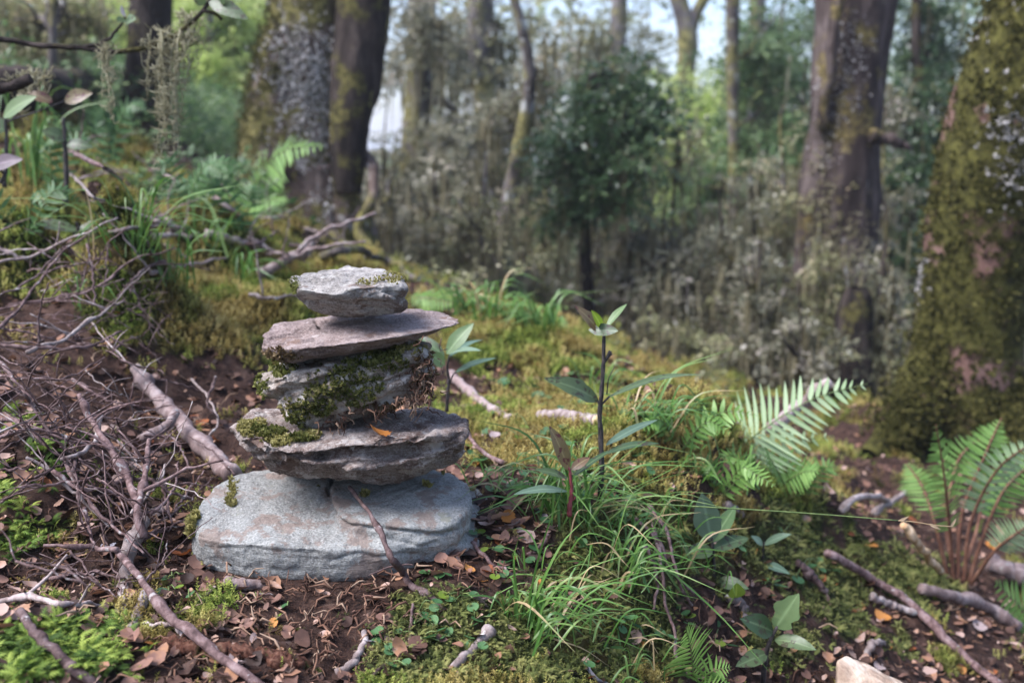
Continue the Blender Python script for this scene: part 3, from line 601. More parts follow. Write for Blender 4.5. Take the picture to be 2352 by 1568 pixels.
S_('pale_stick', 'short light brown stick in front of the grass at the bottom', [(1040,1532,.006),(1075,1500,.008),(1105,1468,.009),(1130,1440,.008)], .0036, .0048, 'pale_twig', 22, 8, .002, .2, knots=3, cut=0)
S_('thin_twig', 'thin twig standing between the round green leaves', [(930,1560,.004),(938,1480,.006),(945,1410,.012),(948,1385,.015)], .0021, .0013, 'twig', 22, 7, .003, .15)
S_('forked_root', 'pale forked root piece at the bottom edge', [(770,1545,.004),(810,1525,.006),(832,1485,.006),(838,1450,.006)], .0042, .003, 'pale_twig', 22, 8, .003, .3)
S_('thin_twig', 'thin brown twig lying near the bottom edge', [(830,1568,.004),(880,1530,.005),(910,1512,.005)], .002, .0015, 'twig', 16, 7, .003)
S_('white_stick', 'whitish bark stick lying behind the cairn among the moss', [(1035,858,.012),(1065,890,.014),(1105,925,.012),(1150,952,.008),(1175,962,.004)], .0090, .0060, 'branch', 30, 10, .004, .16, knots=3)
S_('white_stick', 'short white log piece half hidden in the moss behind the seedling', [(1240,952,.012),(1300,955,.014),(1372,966,.008)], .0080, .0095, 'pale_twig', 24, 10, .002, .14, cut=-1)
S_('thin_twig', 'short twig with a cut end poking out beside the ledged slab', [(1070,985,.03),(1090,1020,.03),(1120,1045,.02),(1157,1063,.012)], .0021, .0034, 'twig', 22, 8, .002, .15, cut=-1)
S_('bark_strip', 'rotten bark strip behind the red stemmed seedling', [(1195,1060,.006),(1240,1082,.008),(1290,1100,.006),(1310,1108,.0)], .004, .007, 'rotten', 20, 8, .003, .4, cat='bark')
S_('grey_stick', 'grey crooked stick on the slope above the cairn', [(470,535,.03),(530,550,.03),(600,568,.02)], .010, .008, 'pale_twig', 20, 8, .006, .14)
S_('grey_stick', 'forked grey branch behind the top stone', [(595,630,.02),(650,600,.05),(690,590,.06),(715,555,.09)], .013, .009, 'branch', 26, 8, .01, .14, [(.5, (.2,.1,.1), .22, .007), (.3, (.2,.0,.05), .2, .006)])
S_('grey_stick', 'bent grey stick lying on the moss hill', [(385,505,.06),(405,535,.03),(440,548,.02)], .009, .007, 'pale_twig', 18, 8, .005, .14)
S_('fallen_log', 'dark fallen trunk on the hilltop among the ferns', [(-40,200,.1),(120,205,.12),(230,190,.12),(320,230,.05)], .07, .05, 'bark_dark', 30, 12, .03, .2, cat='log')
S_('mossy_log', 'pale mossy root behind the cairn by the tree', [(740,590,.03),(800,575,.05),(880,600,.02),(960,640,.01)], .012, .008, 'bark_thin', 26, 10, .02, .2, cat='root')
for i in range(26):                                          # loose dead sticks on the hill
    px = random.uniform(-30, 700); py = random.uniform(330, 640) + max(0, (px-350))*.25; L = random.uniform(60, 190); a = random.uniform(-.5, .7)
    S_('dead_stick', f'{["thin bleached", "bent grey", "dark broken"][i % 3]} stick lying on the moss hill above the brush', [(px, py, .03), (px+L*.5*math.cos(a), py+L*.5*math.sin(a)+random.uniform(-12, 12), random.uniform(.03, .08)), (px+L*math.cos(a), py+L*math.sin(a), .02)], random.uniform(.003, .007), .002, ['pale_twig', 'branch', 'twig'][i % 3], 20, 6, .006, .15, [(random.random(), (random.uniform(-1, 1), 0, random.uniform(.1, 1)), random.uniform(.05, .14), .002) for _ in range(2)], group=f'{["thin bleached", "bent grey", "dark broken"][i % 3]} sticks on the moss hill')
# right bank and slope
for i, (lab, pts, r0, r1, mt) in enumerate([
 ('weathered white log piece below the brown fern stalks', [(2115,1350,.02),(2180,1365,.02),(2260,1390,.02),(2340,1440,.02)], .009, .010, 'branch'),
 ('short white stick beside the weathered log piece', [(2000,1368,.012),(2050,1388,.012),(2105,1405,.012)], .006, .005, 'pale_twig'),
 ('curved pale stick at the foot of the mossy tree', [(1930,1175,.02),(1965,1145,.05),(2010,1140,.05),(2040,1150,.03)], .006, .005, 'pale_twig'),
 ('straight tan stick leaning in front of the brown fern stalks', [(2075,1205,.12),(2110,1250,.08),(2160,1312,.02)], .006, .007, 'cutwood'),
 ('long thin stick running down the litter slope', [(1900,1270,.03),(2010,1330,.02),(2130,1420,.02),(2230,1520,.02),(2330,1600,.02)], .007, .006, 'twig'),
 ('pale log lying against the right frame edge', [(2270,1290,.04),(2320,1310,.04),(2420,1350,.03)], .016, .018, 'branch'),
 ('broad pale stick under the pale stump near the tree', [(2010,1175,.02),(2050,1150,.02),(2080,1130,.03)], .006, .005, 'pale_twig'),
 ('thin dead stick on the slope below the glossy seedling', [(1830,1290,.02),(1870,1330,.02),(1900,1360,.02)], .006, .005, 'twig'),
 ('small forked white twig on the bank', [(1990,1505,.012),(2005,1480,.012),(2030,1475,.012)], .005, .004, 'pale_twig'),
 ('curled tan twig beside the big ragged leaf', [(1670,1378,.01),(1690,1375,.015),(1708,1395,.012),(1712,1420,.008)], .006, .004, 'pale_twig'),
 ('white pebble-like stick behind the flower stalk', [(1665,1160,.02),(1690,1170,.02),(1700,1185,.01)], .006, .005, 'pale_twig'),
 ('slanting grey stick in front of the mossy tree', [(1770,985,.06),(1850,920,.12),(1900,880,.2)], .012, .009, 'pale_twig')]):
    S_('dead_stick', lab, pts, r0, r1, mt, 26, 9, .005, .16, knots=2)
# purple vine-like twigs arching over the right bank
for i, (lab, pts) in enumerate([
 ('long arching purple twig on the bank below the grass', [(1490,1160,.03),(1530,1220,.05),(1548,1290,.05),(1565,1350,.03),(1590,1390,.01)]),
 ('thin arching twig beside the seedling on the bank', [(1460,1190,.03),(1510,1240,.05),(1545,1310,.06),(1590,1360,.04),(1625,1385,.03)]),
 ('arching twig hanging towards the bottom edge', [(1500,1200,.03),(1515,1290,.05),(1530,1380,.04),(1548,1450,.03),(1552,1500,.02),(1565,1535,.01)]),
 ('short drooping twig under the long grass', [(1480,1250,.03),(1500,1300,.04),(1510,1350,.03),(1500,1400,.02)]),
 ('brown curled twig by the yellow leaf', [(1210,1275,.006),(1240,1255,.012),(1260,1225,.02)]),
 ('thin twig lying across the litter right of the cairn', [(1085,1245,.01),(1120,1285,.008),(1160,1310,.006),(1190,1320,.004)]),
 ('thin twig in the moss behind the round leaves', [(1090,1370,.006),(1150,1380,.006),(1210,1395,.006)])]):
    S_('arching_twig', lab, pts, .0022, .0015, 'twig', 36, 6, .003, .15, knots=3)
# brush pile: every dead twig of its own, thin side shoots included
brush = [ # px,py,lift,... main run
 [(-30,610,.12),(90,580,.12),(170,545,.13),(270,500,.14)],[(-30,690,.1),(60,650,.1),(130,585,.12),(160,555,.14)],[(-20,1010,.06),(80,985,.06),(150,1010,.05),(235,1030,.05)],
 [(-20,770,.08),(30,720,.1),(90,650,.12),(130,590,.13),(200,540,.14)],[(-30,715,.09),(80,690,.1),(180,670,.11),(285,640,.12)],[(20,700,.08),(130,690,.08),(230,655,.1),(300,600,.12),(400,570,.13)],
 [(-30,745,.08),(60,765,.08),(150,785,.07),(215,790,.06)],[(-10,790,.07),(90,800,.08),(200,795,.09),(280,760,.1)],[(60,810,.08),(160,770,.09),(230,720,.1),(285,690,.11)],
 [(-20,860,.06),(80,870,.06),(160,865,.07),(240,820,.09)],[(165,870,.06),(220,905,.05),(270,925,.04),(350,940,.03)],[(-30,800,.07),(40,880,.07),(70,930,.06),(120,1000,.05),(160,1040,.04)],
 [(-30,960,.05),(50,975,.06),(110,1030,.05),(170,1070,.04)],[(110,990,.05),(180,1010,.05),(240,1040,.05),(300,1100,.04)],[(230,990,.04),(280,1010,.05),(320,1050,.05)],[(150,1000,.05),(190,1060,.05),(250,1110,.04),(330,1150,.03)],
 [(60,1050,.05),(130,1090,.05),(200,1160,.04),(250,1210,.03)],[(120,1080,.05),(180,1120,.05),(260,1130,.04),(330,1180,.03)],[(40,1120,.05),(120,1110,.05),(200,1100,.05),(260,1060,.05)],
 [(205,955,.07),(260,960,.06),(330,985,.05),(390,1010,.04)],[(170,1050,.05),(178,1130,.05),(190,1200,.04)],[(195,1165,.05),(210,1230,.04),(215,1265,.03)],[(150,1060,.04),(200,1150,.04),(270,1215,.04),(330,1270,.03)],
 [(330,1000,.03),(400,1010,.03),(440,1080,.02)],[(440,870,.03),(480,915,.04),(500,970,.03),(480,1000,.02)],[(495,865,.06),(478,920,.05),(500,960,.03)],[(360,870,.03),(420,885,.03),(480,905,.02)],
 [(360,1200,.03),(410,1170,.03),(455,1130,.02),(490,1095,.02)],[(340,1225,.02),(400,1205,.02),(445,1185,.015)],[(330,1240,.02),(380,1220,.02),(425,1205,.012)],[(400,1170,.02),(430,1130,.03),(470,1080,.03)],
 [(260,1110,.05),(330,1100,.05),(400,1130,.05),(440,1145,.04)],[(300,1180,.04),(355,1120,.05),(380,1065,.06)],[(345,1180,.04),(395,1130,.05),(410,1060,.05)],[(370,1080,.05),(385,1150,.04),(395,1200,.03)],
 [(215,1310,.012),(290,1330,.012),(340,1310,.012)],[(100,1330,.01),(160,1320,.012),(230,1310,.014)],[(150,1250,.02),(220,1330,.02),(290,1390,.012)],[(230,1200,.03),(260,1300,.02),(280,1370,.01)],
 [(60,1290,.01),(140,1300,.02),(230,1340,.02)],[(330,1430,.01),(400,1440,.01),(430,1490,.008)],[(470,1400,.004),(520,1420,.004),(590,1440,.004)],[(330,1340,.02),(375,1290,.02),(385,1240,.03)],
 [(540,1090,.03),(480,1030,.03),(430,1000,.03)],[(300,640,.05),(330,720,.06),(360,790,.04)],[(380,600,.05),(330,620,.06),(270,680,.07)],[(200,560,.13),(215,640,.12),(215,700,.1)],[(250,560,.1),(243,620,.1),(235,680,.08)]]
where = [(900,'tangled in the brush pile on the hillside'), (1060,'in the brush pile beside the thick fallen branch'), (1240,'in the brush left of the wide bottom stone'), (9999,'on the ground below the brush pile')]
labs = ['bare grey-purple twig', 'thin branching brown twig', 'crooked dead twig', 'long knobbly twig', 'fine forked twig', 'short pale-barked twig', 'bent dark twig', 'straight thin twig']
for i, b_ in enumerate(brush):
    r = random.uniform(.0010, .0023)*(1.3 if b_[0][1] < 850 else 1.0); sides = []
    for s_ in range(random.randint(2, 4)):
        sides.append((random.uniform(.25, .9), (random.uniform(-1, 1), random.uniform(-.6, .4), random.uniform(-.3, .8)), random.uniform(.03, .11), r*.6))
    if max(q[0] for q in b_) > 400: sides = []
    my = sum(q[1] for q in b_)/len(b_); w = next(x for l, x in where if my < l)
    S_('brush_twig', f'{labs[i % 8]} {w}', b_, r, r*.6, 'twig' if i % 8 else 'pale_twig', 34, 6, .0035, .18, sides, 'twig', 'dead twigs of the brush pile: '+labs[i % 8]+' '+w, random.randint(2, 6))
for i in range(60):
    u = random.random(); px, py = (random.uniform(-40, 300), random.gauss(1040, 100)) if u < .6 else (random.uniform(-40, 330), random.gauss(740, 80))
    l = random.uniform(.02, .09); a = random.uniform(-.6, .9); L = random.uniform(70, 190); w = next(x for q, x in where if py < q)
    S_('brush_twig', f'{labs[i % 8]} {w}', [(px, py, l), (px+L*.5*math.cos(a), py+L*.5*math.sin(a)+random.uniform(-15, 15), l*random.uniform(.8, 1.3)), (px+L*math.cos(a), py+L*math.sin(a), l*random.uniform(.3, 1))],
       random.uniform(.0006, .0015), .0005, 'twig' if i % 9 else 'pale_twig', 22, 5, .003, .15, [(random.random(), (random.uniform(-1, 1), random.uniform(-.5, .5), random.uniform(0, 1)), random.uniform(.02, .06), .0009) for _ in range(2)],
       'twig', 'dead twigs of the brush pile: '+labs[i % 8]+' '+w, 3)

# ================================================================== FALLEN LEAVES
def dead_leaf(seed, n=12):
    rs = np.random.RandomState(seed); a = np.linspace(0, 2*np.pi, 2*n, endpoint=False)
    L = .5*(1+.06*np.cos(a*11)); x = L*np.cos(a)*rs.uniform(.9, 1.1); y = L*np.sin(a)*rs.uniform(.62, .85)*(1-.12*np.cos(a))
    V = [np.stack([x, y], 1), np.stack([x, y], 1)*.5, np.zeros((1, 2))]; V = np.concatenate(V); r = np.hypot(V[:, 0], V[:, 1])
    cu, cv, tw_ = rs.uniform(-.1, .9), rs.uniform(-.3, .6), rs.uniform(-.5, .5)
    z = cu*V[:, 0]**2+cv*V[:, 1]**2+tw_*V[:, 0]*V[:, 1]+.10*np.abs(V[:, 1])+.05*rs.normal(size=len(V))*r
    V = np.stack([V[:, 0], V[:, 1], z], 1); m = 2*n; j = np.arange(m); j2 = (j+1) % m
    Q = np.stack([j, j2, m+j2, m+j], 1); T = np.stack([m+j, m+j2, np.full(m, 2*m)], 1); o = len(V)
    st = np.array([[-.5, -.012, V[:, 2].max()*.3], [-.5, .012, V[:, 2].max()*.3], [-.72, 0, .1]]); V = np.concatenate([V, st]); T = np.concatenate([T, [[o, o+1, o+2]]])
    return V, Q, T
LEAFT = [dead_leaf(i) for i in range(8)]
LEAFT_LOW = [dead_leaf(i+20, 4) for i in range(6)]
lm_cache = {}
def fallen(px, py, size_px, mat, lab, rz=None, tilt=.3, lift=.003, grp=None, kind=None):
    p = ground_hit(px, py, lift); i = random.randint(0, 7) if kind is None else kind; key = (i, mat)
    if key not in lm_cache:
        mb = MB(); mb.add(*LEAFT[i], r=.5); lm_cache[key] = mb.mesh('fallen_leaf', M[mat])
    o = link('fallen_leaf', lm_cache[key]); o.location = tuple(p); s = size_px*p[1]/FP; o.scale = (s, s, s)
    o.rotation_euler = (random.gauss(0, tilt), random.gauss(.0, tilt), random.uniform(0, 6.28) if rz is None else rz)
    return tag(o, lab, 'leaf', grp)
for px, py, s, m_, lab in [
 (1187,1285,26,'leaf_yellow','small bright yellow leaf among green herbs right of the cairn'),(1108,1335,34,'leaf_orange','orange leaf in the herbs below the wide stone'),(1128,1268,46,'leaf_tan','round tan toothed leaf right of the wide stone'),
 (1150,1190,60,'leaf_tan','folded pinkish leaf under the grass tuft'),(1188,1213,42,'leaf_orange','orange-brown leaf under the grass tuft'),(1245,1395,46,'leaf_tan','pale orange leaf at the base of the lower grass'),
 (1130,1535,60,'leaf_tan','large tan leaf near the bottom edge'),(1150,1500,46,'leaf_rust','brown leaf just above the large tan leaf'),(1365,1560,62,'leaf_grey','silvery grey leaf at the bottom edge'),(1468,1485,36,'leaf_orange','small orange leaf on the moss at the bottom'),
 (416,1275,52,'leaf_rust','rust-red leaf touching the end of the wide stone'),(800,1535,50,'leaf_rust','brown leaf standing at the bottom beside the root'),(855,1470,60,'leaf_grey','grey crumpled leaf in the bare humus'),(540,1525,60,'litter','dark brown leaf by the rotten log'),
 (500,1445,56,'leaf_tan','light brown leaf below the long diagonal stick'),(525,1415,64,'litter','grey-brown crumpled leaf in front of the cairn'),(300,1422,50,'leaf_tan','pale tan leaf at the foot of the pale stick'),(110,1395,62,'leaf_tan','broad tan leaf on the corner moss'),
 (250,1255,44,'leaf_grey','silvery leaf in the brush shadow'),(205,1225,46,'leaf_tan','curled buff leaf beside the dark twigs'),(395,1375,30,'leaf_yellow','tiny yellowish leaf by the round herbs'),(880,1003,36,'leaf_orange','curled orange leaf lying on the ledged slab'),
 (1305,1095,40,'leaf_grey','pale blue-grey leaf behind the red stemmed seedling'),(1480,1110,22,'leaf_orange','little orange leaf on the golden moss bank'),(265,728,38,'leaf_orange','orange leaf on the moss hill'),(428,870,40,'leaf_tan','pale orange leaf in the moss left of the cairn'),
 (405,755,26,'leaf_orange','small orange leaf in the golden moss')]:
    o = fallen(px, py, s, m_, lab)
    if 'ledged slab' in lab: o.location = tuple(at(868,1001,.992)+np.array([0,0,.003])); o.rotation_euler = (.2, .5, .5)
regs = [(0,400,1090,1330,'in the brush left of the cairn',46),(330,1000,1340,1560,'on the humus in front of the cairn',36),(1060,1280,1170,1340,'on the litter right of the wide stone',34),(1000,1500,1340,1560,'in the moss at the bottom of the frame',34),
        (250,560,880,1090,'by the thick fallen branch',30),(1080,1480,830,1080,'on the moss behind the cairn',26),(1640,2340,1180,1560,'on the slope beside the fern stalks',60)]
mats = [('litter','brown'),('litter','brown'),('leaf_tan','tan'),('leaf_rust','rust-brown'),('leaf_orange','orange')]
for x0, x1, y0, y1, w, n in regs:
    for i in range(n):
        m_, cn = mats[random.choice([0, 0, 0, 1, 1, 2, 2, 3, 4])]; lab = f'{cn} fallen beech leaf lying {w}'
        fallen(random.uniform(x0, x1), random.uniform(y0, y1), random.uniform(24, 44), m_, lab, None, .35, .003, f'{cn} leaves {w}')
# deeper litter layer that nobody could count
def near_pts(n, x0, x1, y0, y1):
    px = RS.uniform(x0, x1, n); py = RS.uniform(y0, y1, n); return px, py
def spread(n, ymax=3.4, pw=1.6):
    y = .6+(ymax-.6)*RS.rand(n)**pw; x = (RS.rand(n)-.5)*1.16*y*1.12; return x, y
x, y = spread(15000); z = G(x, y); ms = mossiness(x, y, z); px, py = proj(np.stack([x, y, z], 1)); keep = RS.rand(len(x)) > np.clip(.25+.65*ms+.45*ell(px, py, 720, 1440, 420, 120), 0, .97); x, y, z = x[keep], y[keep], z[keep]
mb = MB(); grp = RS.randint(0, 6, len(x))
for g_ in range(6):
    q = grp == g_; n = q.sum(); R = rot_euler(RS.normal(size=n)*.35, RS.normal(size=n)*.35, RS.rand(n)*6.28)
    scatter(mb, *LEAFT_LOW[g_], np.stack([x[q], y[q], z[q]+.002+RS.rand(n)*.004], 1), R, RS.uniform(.004, .023, n))
mb.thing('leaf_litter', M['litter_a'], 'layer of small dead leaves over the forest floor', 'leaf litter', None, True, 'stuff')
# humus crumbs, needles, rootlets
x, y = spread(22000, 2.6, 1.7); z = G(x, y); ms = mossiness(x, y, z); px, py = proj(np.stack([x, y, z], 1))
bare = ell(px, py, 700, 1430, 420, 130)+ell(px, py, 300, 1230, 300, 200)*.5
keep = RS.rand(len(x)) < np.clip(.35*(1-ms)+.7*bare, 0, 1); x, y, z = x[keep], y[keep], z[keep]; n = len(x)
mb = MB(); a_ = np.linspace(0, 1, 4)
tvl = []
for s_ in range(6):
    m_ = MB(); tube(m_, wiggle(crom([(0, 0, 0), (.4, .1, .12), (1, 0, .0)], 5), .3, 2.5, s_), np.array([.035, .05, .045, .035, .02]), 4, 0, .5); tvl.append((np.concatenate(m_.V), np.concatenate(m_.Q)))
grp = RS.randint(0, 6, n)
for g_ in range(6):
    q = grp == g_; k_ = q.sum(); R = rot_euler(RS.normal(size=k_)*.3, RS.normal(size=k_)*.45, RS.rand(k_)*6.28)
    scatter(mb, tvl[g_][0], tvl[g_][1], None, np.stack([x[q], y[q], z[q]+RS.rand(k_)*.004], 1), R, RS.uniform(.006, .028, k_))
mb.thing('humus_fibres', M['fibre'], 'brown rootlets and twig crumbs scattered over the humus', 'humus', None, True, 'stuff')

# ================================================================== MOSS CARPETS (instanced shoots)
PROTO = bpy.data.collections.new('moss_shoots')
def proto(name, V, T, mat):
    me = mesh_np(name, V, np.asarray(T), mat, False); o = bpy.data.objects.new(name, me); return o
def star_shoot(seed, h=.012):
    random.seed(seed); V = []; T = []
    for sh in range(4):
        bx, by = random.gauss(0, .004), random.gauss(0, .004); lx, ly = random.gauss(0, .25), random.gauss(0, .25); hh = h*random.uniform(.6, 1.15)
        for i in range(13):
            f = (i+.5)/13; a = i*2.4+random.uniform(-.3, .3); c_ = np.array([bx+lx*hh*f, by+ly*hh*f, hh*f]); L = (.0036-.0012*f)*random.uniform(.8, 1.2); up = .1+.75*f
            d = np.array([math.cos(a), math.sin(a), up]); d /= np.linalg.norm(d); s_ = np.array([-math.sin(a), math.cos(a), 0])*L*.26; o = len(V)
            V += [c_-s_, c_+s_, c_+d*L]; T.append((o, o+1, o+2))
    return np.array(V), T
def feather_shoot(seed, L0=.024):
    random.seed(seed); V = []; T = []
    for fr in range(5):
        a = random.uniform(0, 6.28); L = L0*random.uniform(.6, 1.1); out = np.array([math.cos(a), math.sin(a), 0]); s_ = np.array([-math.sin(a), math.cos(a), 0]); pts = []
        for i in range(9):
            f = i/8; pts.append(out*L*f*.85+np.array([0, 0, L*(.75*f-.55*f*f)]))
        for i in range(1, 9):
            wl = L*.20*math.sin(math.pi*(.12+.86*i/9)); d = (pts[i]-pts[i-1])
            for sg in (-1, 1):
                o = len(V); V += [pts[i-1], pts[i], pts[i]+s_*sg*wl+d*.9-np.array([0, 0, wl*.25])]; T.append((o, o+1, o+2))
    return np.array(V), T
def mossobj(name, label, pos, idx, rot, scl, protos, mat):
    coll = bpy.data.collections.new('shoots_'+name)
    for i, (V, T) in enumerate(protos): coll.objects.link(proto(f'shoot_{i}', V, T, mat))
    me = bpy.data.meshes.new(name); me.vertices.add(len(pos)); me.vertices.foreach_set('co', np.asarray(pos, np.float32).ravel())
    a1 = me.attributes.new('idx', 'INT', 'POINT'); a1.data.foreach_set('value', np.asarray(idx, np.int32))
    a2 = me.attributes.new('rot', 'FLOAT_VECTOR', 'POINT'); a2.data.foreach_set('vector', np.asarray(rot, np.float32).ravel())
    a3 = me.attributes.new('scl', 'FLOAT', 'POINT'); a3.data.foreach_set('value', np.asarray(scl, np.float32))
    ng = bpy.data.node_groups.new('scatter_'+name, 'GeometryNodeTree')
    ng.interface.new_socket('Geometry', in_out='INPUT', socket_type='NodeSocketGeometry'); ng.interface.new_socket('Geometry', in_out='OUTPUT', socket_type='NodeSocketGeometry')
    N_ = ng.nodes; gi_ = N_.new('NodeGroupInput'); go = N_.new('NodeGroupOutput'); ip = N_.new('GeometryNodeInstanceOnPoints'); ci = N_.new('GeometryNodeCollectionInfo')
    ci.inputs['Collection'].default_value = coll; ci.inputs['Separate Children'].default_value = True; ci.inputs['Reset Children'].default_value = True
    def na(nm, ty):
        x_ = N_.new('GeometryNodeInputNamedAttribute'); x_.data_type = ty; x_.inputs['Name'].default_value = nm; return x_.outputs[0]
    l_ = ng.links; l_.new(gi_.outputs[0], ip.inputs['Points']); l_.new(ci.outputs[0], ip.inputs['Instance']); ip.inputs['Pick Instance'].default_value = True
    l_.new(na('idx', 'INT'), ip.inputs['Instance Index']); l_.new(na('rot', 'FLOAT_VECTOR'), ip.inputs['Rotation']); l_.new(na('scl', 'FLOAT'), ip.inputs['Scale']); l_.new(ip.outputs[0], go.inputs[0])
    me.materials.append(mat); o = link(name, me); md = o.modifiers.new('scatter', 'NODES'); md.node_group = ng
    return tag(o, label, 'moss', None, 'stuff')
x, y = spread(150000, 3.6, 1.35); z = G(x, y); ms = mossiness(x, y, z); px, py = proj(np.stack([x, y, z], 1))
d = np.hypot((x+.2)/.17, (y-1.06)/.11); keep = (RS.rand(len(x)) < ms*.95+.01) & (d > .95) & (py < 1640) & (px > -60) & (px < 2420)
x, y, z, px, py, ms = (q[keep] for q in (x, y, z, px, py, ms)); n = len(x)
feath = np.maximum.reduce([ell(px, py, 90, 1500, 280, 120), ell(px, py, 10, 1130, 170, 190)])+.2*fbm(p3(x*20, y*20, 1.), 2) > .35
herb = (np.maximum.reduce([ell(px, py, 1000, 1430, 330, 170), ell(px, py, 1400, 1350, 330, 270), ell(px, py, 1900, 1350, 400, 250)])+.35*fbm(p3(x*12, y*12, 5.), 3) > .4) & ~feath
star = ~feath & ~herb
size = (.75+.45*np.clip(y-1, 0, 3))
random.seed(1); PR = [star_shoot(i) for i in range(6)]; PF = [feather_shoot(i) for i in range(6)]; PD = [star_shoot(20+i, .009) for i in range(3)]+[feather_shoot(30+i, .016) for i in range(4)]
for nm, lab, q, pr, mt, sc in [('cushion_moss', 'golden and green cushion moss over the slope behind the cairn', star, PR, 'moss', 1.35), ('feather_moss', 'bright green feather moss in the bottom corner and at the frame edge', feath, PF, 'fern_moss', 1.0),
                              ('ground_moss', 'dark green moss under the herbs and grass right of the cairn', herb, PD, 'dark_moss', 1.0)]:
    k_ = q.sum(); rot = np.stack([RS.normal(size=k_)*.35, RS.normal(size=k_)*.35, RS.rand(k_)*6.28], 1)
    mossobj(nm, lab, np.stack([x[q], y[q], z[q]-.001], 1), RS.randint(0, len(pr), k_), rot, size[q]*RS.uniform(.6, 1.25, k_)*sc, pr, M[mt]); print(nm, k_)
random.seed(77)
leafcol('leaf_purple', (.10, .075, .085), (.16, .12, .14), .5)

# ================================================================== SEEDLINGS
def seedling(label, Y, stem, r0, r1, leaves, stemmat='dark_stem', name='seedling', cat='seedling', tipmat=None, extra=(), group=None):
    """stem: px points at depth Y; leaves: (x0,y0,x1,y1,dY at tip,width px,material,normal,bend)"""
    S0 = [at(q[0], q[1], Y+(q[2] if len(q) > 2 else 0)) for q in stem]; C = crom(S0, 22)
    root = empty(name, C[0], label, cat, group)
    mb = MB(); tube(mb, wiggle(C, .0012, None, len(label)), np.linspace(r0, r1, 22)*(1+.12*np.sin(np.arange(22)*2.1)), 8, .12, .5, 150)
    for pts, ra, rb in extra:
        tube(mb, crom([at(q[0], q[1], Y+(q[2] if len(q) > 2 else 0)) for q in pts], 8), np.linspace(ra, rb, 8), 6, .15, .5, 150)
    mb.build('stem', M[stemmat], root)
    for L in leaves:
        x0, y0, x1, y1, dY, w, mt, nr = L[:8]; bend = L[8] if len(L) > 8 else .06; tip = L[9] if len(L) > 9 else .75; bite = L[10] if len(L) > 10 else None
        P0 = at(x0, y0, Y+(L[11] if len(L) > 11 else 0)); P1 = at(x1, y1, Y+dY); V, Q = leaf_grid(P0, P1, w*Y/FP, nr, bend, .18, 13, .8, tip, bite)
        mb = MB(); mb.add(V, Q, None, RIB(V)); mb.build('leaf', M[mt], root)
    return root
U = (0, -.25, 1); F_ = (0, -1, .35)
gh = lambda x, y: ground_hit(x, y)[1]
Ym = 1.12
seedling('tall black stemmed seedling with two wide horizontal leaves right of the cairn', Ym, [(1380,1150),(1381,1060),(1378,960),(1381,900),(1386,830),(1388,745)], .0036, .0018, [
  (1374,920,1250,868,-.03,52,'seedling_leaf',(.1,-.75,.45),.10,.85,.25),(1398,912,1612,860,.04,30,'seedling_leaf',(-.1,-.25,1),.07,.8,.12),
  (1375,757,1320,702,-.01,36,'seedling_red',(.5,-.8,.4),.05,.62),(1381,750,1358,712,-.02,22,'seedling_young',(.3,-1,.2),.04,.7),(1393,752,1440,698,.02,22,'seedling_pale',(-.5,-.6,.5),.05,.9),
  (1352,757,1420,760,-.015,34,'seedling_leaf',(0,-.8,.5),.02,.95),(1392,1022,1510,964,.05,26,'seedling_glossy',(0,-.5,1),.05,.8),(1390,1042,1515,1018,.0,30,'seedling_leaf',(0,-.3,1),.07,.8),
  (1380,762,1372,752,.0,6,'seedling_young',F_)], extra=[([(1384,838),(1394,822),(1402,806)],.0016,.0020),([(1394,822),(1406,812)],.0016,.0012),([(1394,905),(1398,870),(1412,842)],.0008,.0004),([(1372,920),(1380,935),(1380,945)],.0014,.0016),([(1400,910),(1388,922),(1381,930)],.0012,.0014)])
seedling('small seedling with crimson stem and spotted leaf in front of the tall one', 1.06, [(1308,1185),(1310,1150),(1314,1125),(1310,1085),(1306,1072)], .0030, .0013, [
  (1306,1080,1262,978,-.01,40,'seedling_red',(.4,-.9,.4),.05,.85),(1312,1078,1355,1050,.01,26,'seedling_red',(0,-.7,.7),.06,.8),(1304,1098,1228,1078,-.02,24,'seedling_leaf',(0,-.6,.8),.05,.85),
  (1315,1095,1410,1030,.04,20,'seedling_leaf',(-.2,-.5,1),.04,.8),(1302,1128,1180,1135,-.03,30,'seedling_glossy',(0,-.5,.9),.08,.85,.2)], 'red_stem', extra=[([(1308,1140),(1316,1148),(1322,1140)],.0012,.001)])
seedling('slim seedling with yellow-green leaf beside the pointed slate', 1.36, [(1026,945),(1028,905),(1030,870),(1028,838),(1032,815)], .0028, .0012, [
  (1026,812,1088,742,.01,42,'seedling_pale',(-.5,-.9,.3),.05,.85),(1022,838,985,812,-.02,36,'seedling_pale',(0,-.8,.5),.05,.9),(1030,812,1105,805,-.03,26,'seedling_glossy',(0,-.4,1),.06,.85),
  (1046,855,1140,822,.03,22,'seedling_glossy',(0,-.4,1),.06,.8),(1030,820,1110,780,.08,22,'seedling_glossy',(0,-.3,1),.06,.8),(1020,818,960,770,.02,30,'seedling_leaf',(0,-.7,.6),.05,.8)], extra=[([(1030,890),(1040,862),(1048,854)],.0012,.0009)])
Yg_ = 1.20
seedling('seedling with one broad upright pale leaf on the bank', Yg_, [(1628,1420),(1632,1370),(1640,1300),(1636,1250),(1636,1232)], .0032, .0016, [
  (1634,1240,1612,1132,-.02,70,'seedling_glossy',(-.2,-1,.2),-.03,.8),(1640,1260,1720,1235,.02,40,'seedling_leaf',(0,-.6,.8),.05,.8),(1636,1262,1570,1275,-.02,44,'seedling_leaf',(0,-.7,.7),.05,.8),(1645,1335,1720,1352,-.02,40,'seedling_leaf',(0,-.7,.8),.08,.8),(1634,1245,1690,1160,.04,40,'seedling_pale',(0,-.8,.5),.05,.8)])
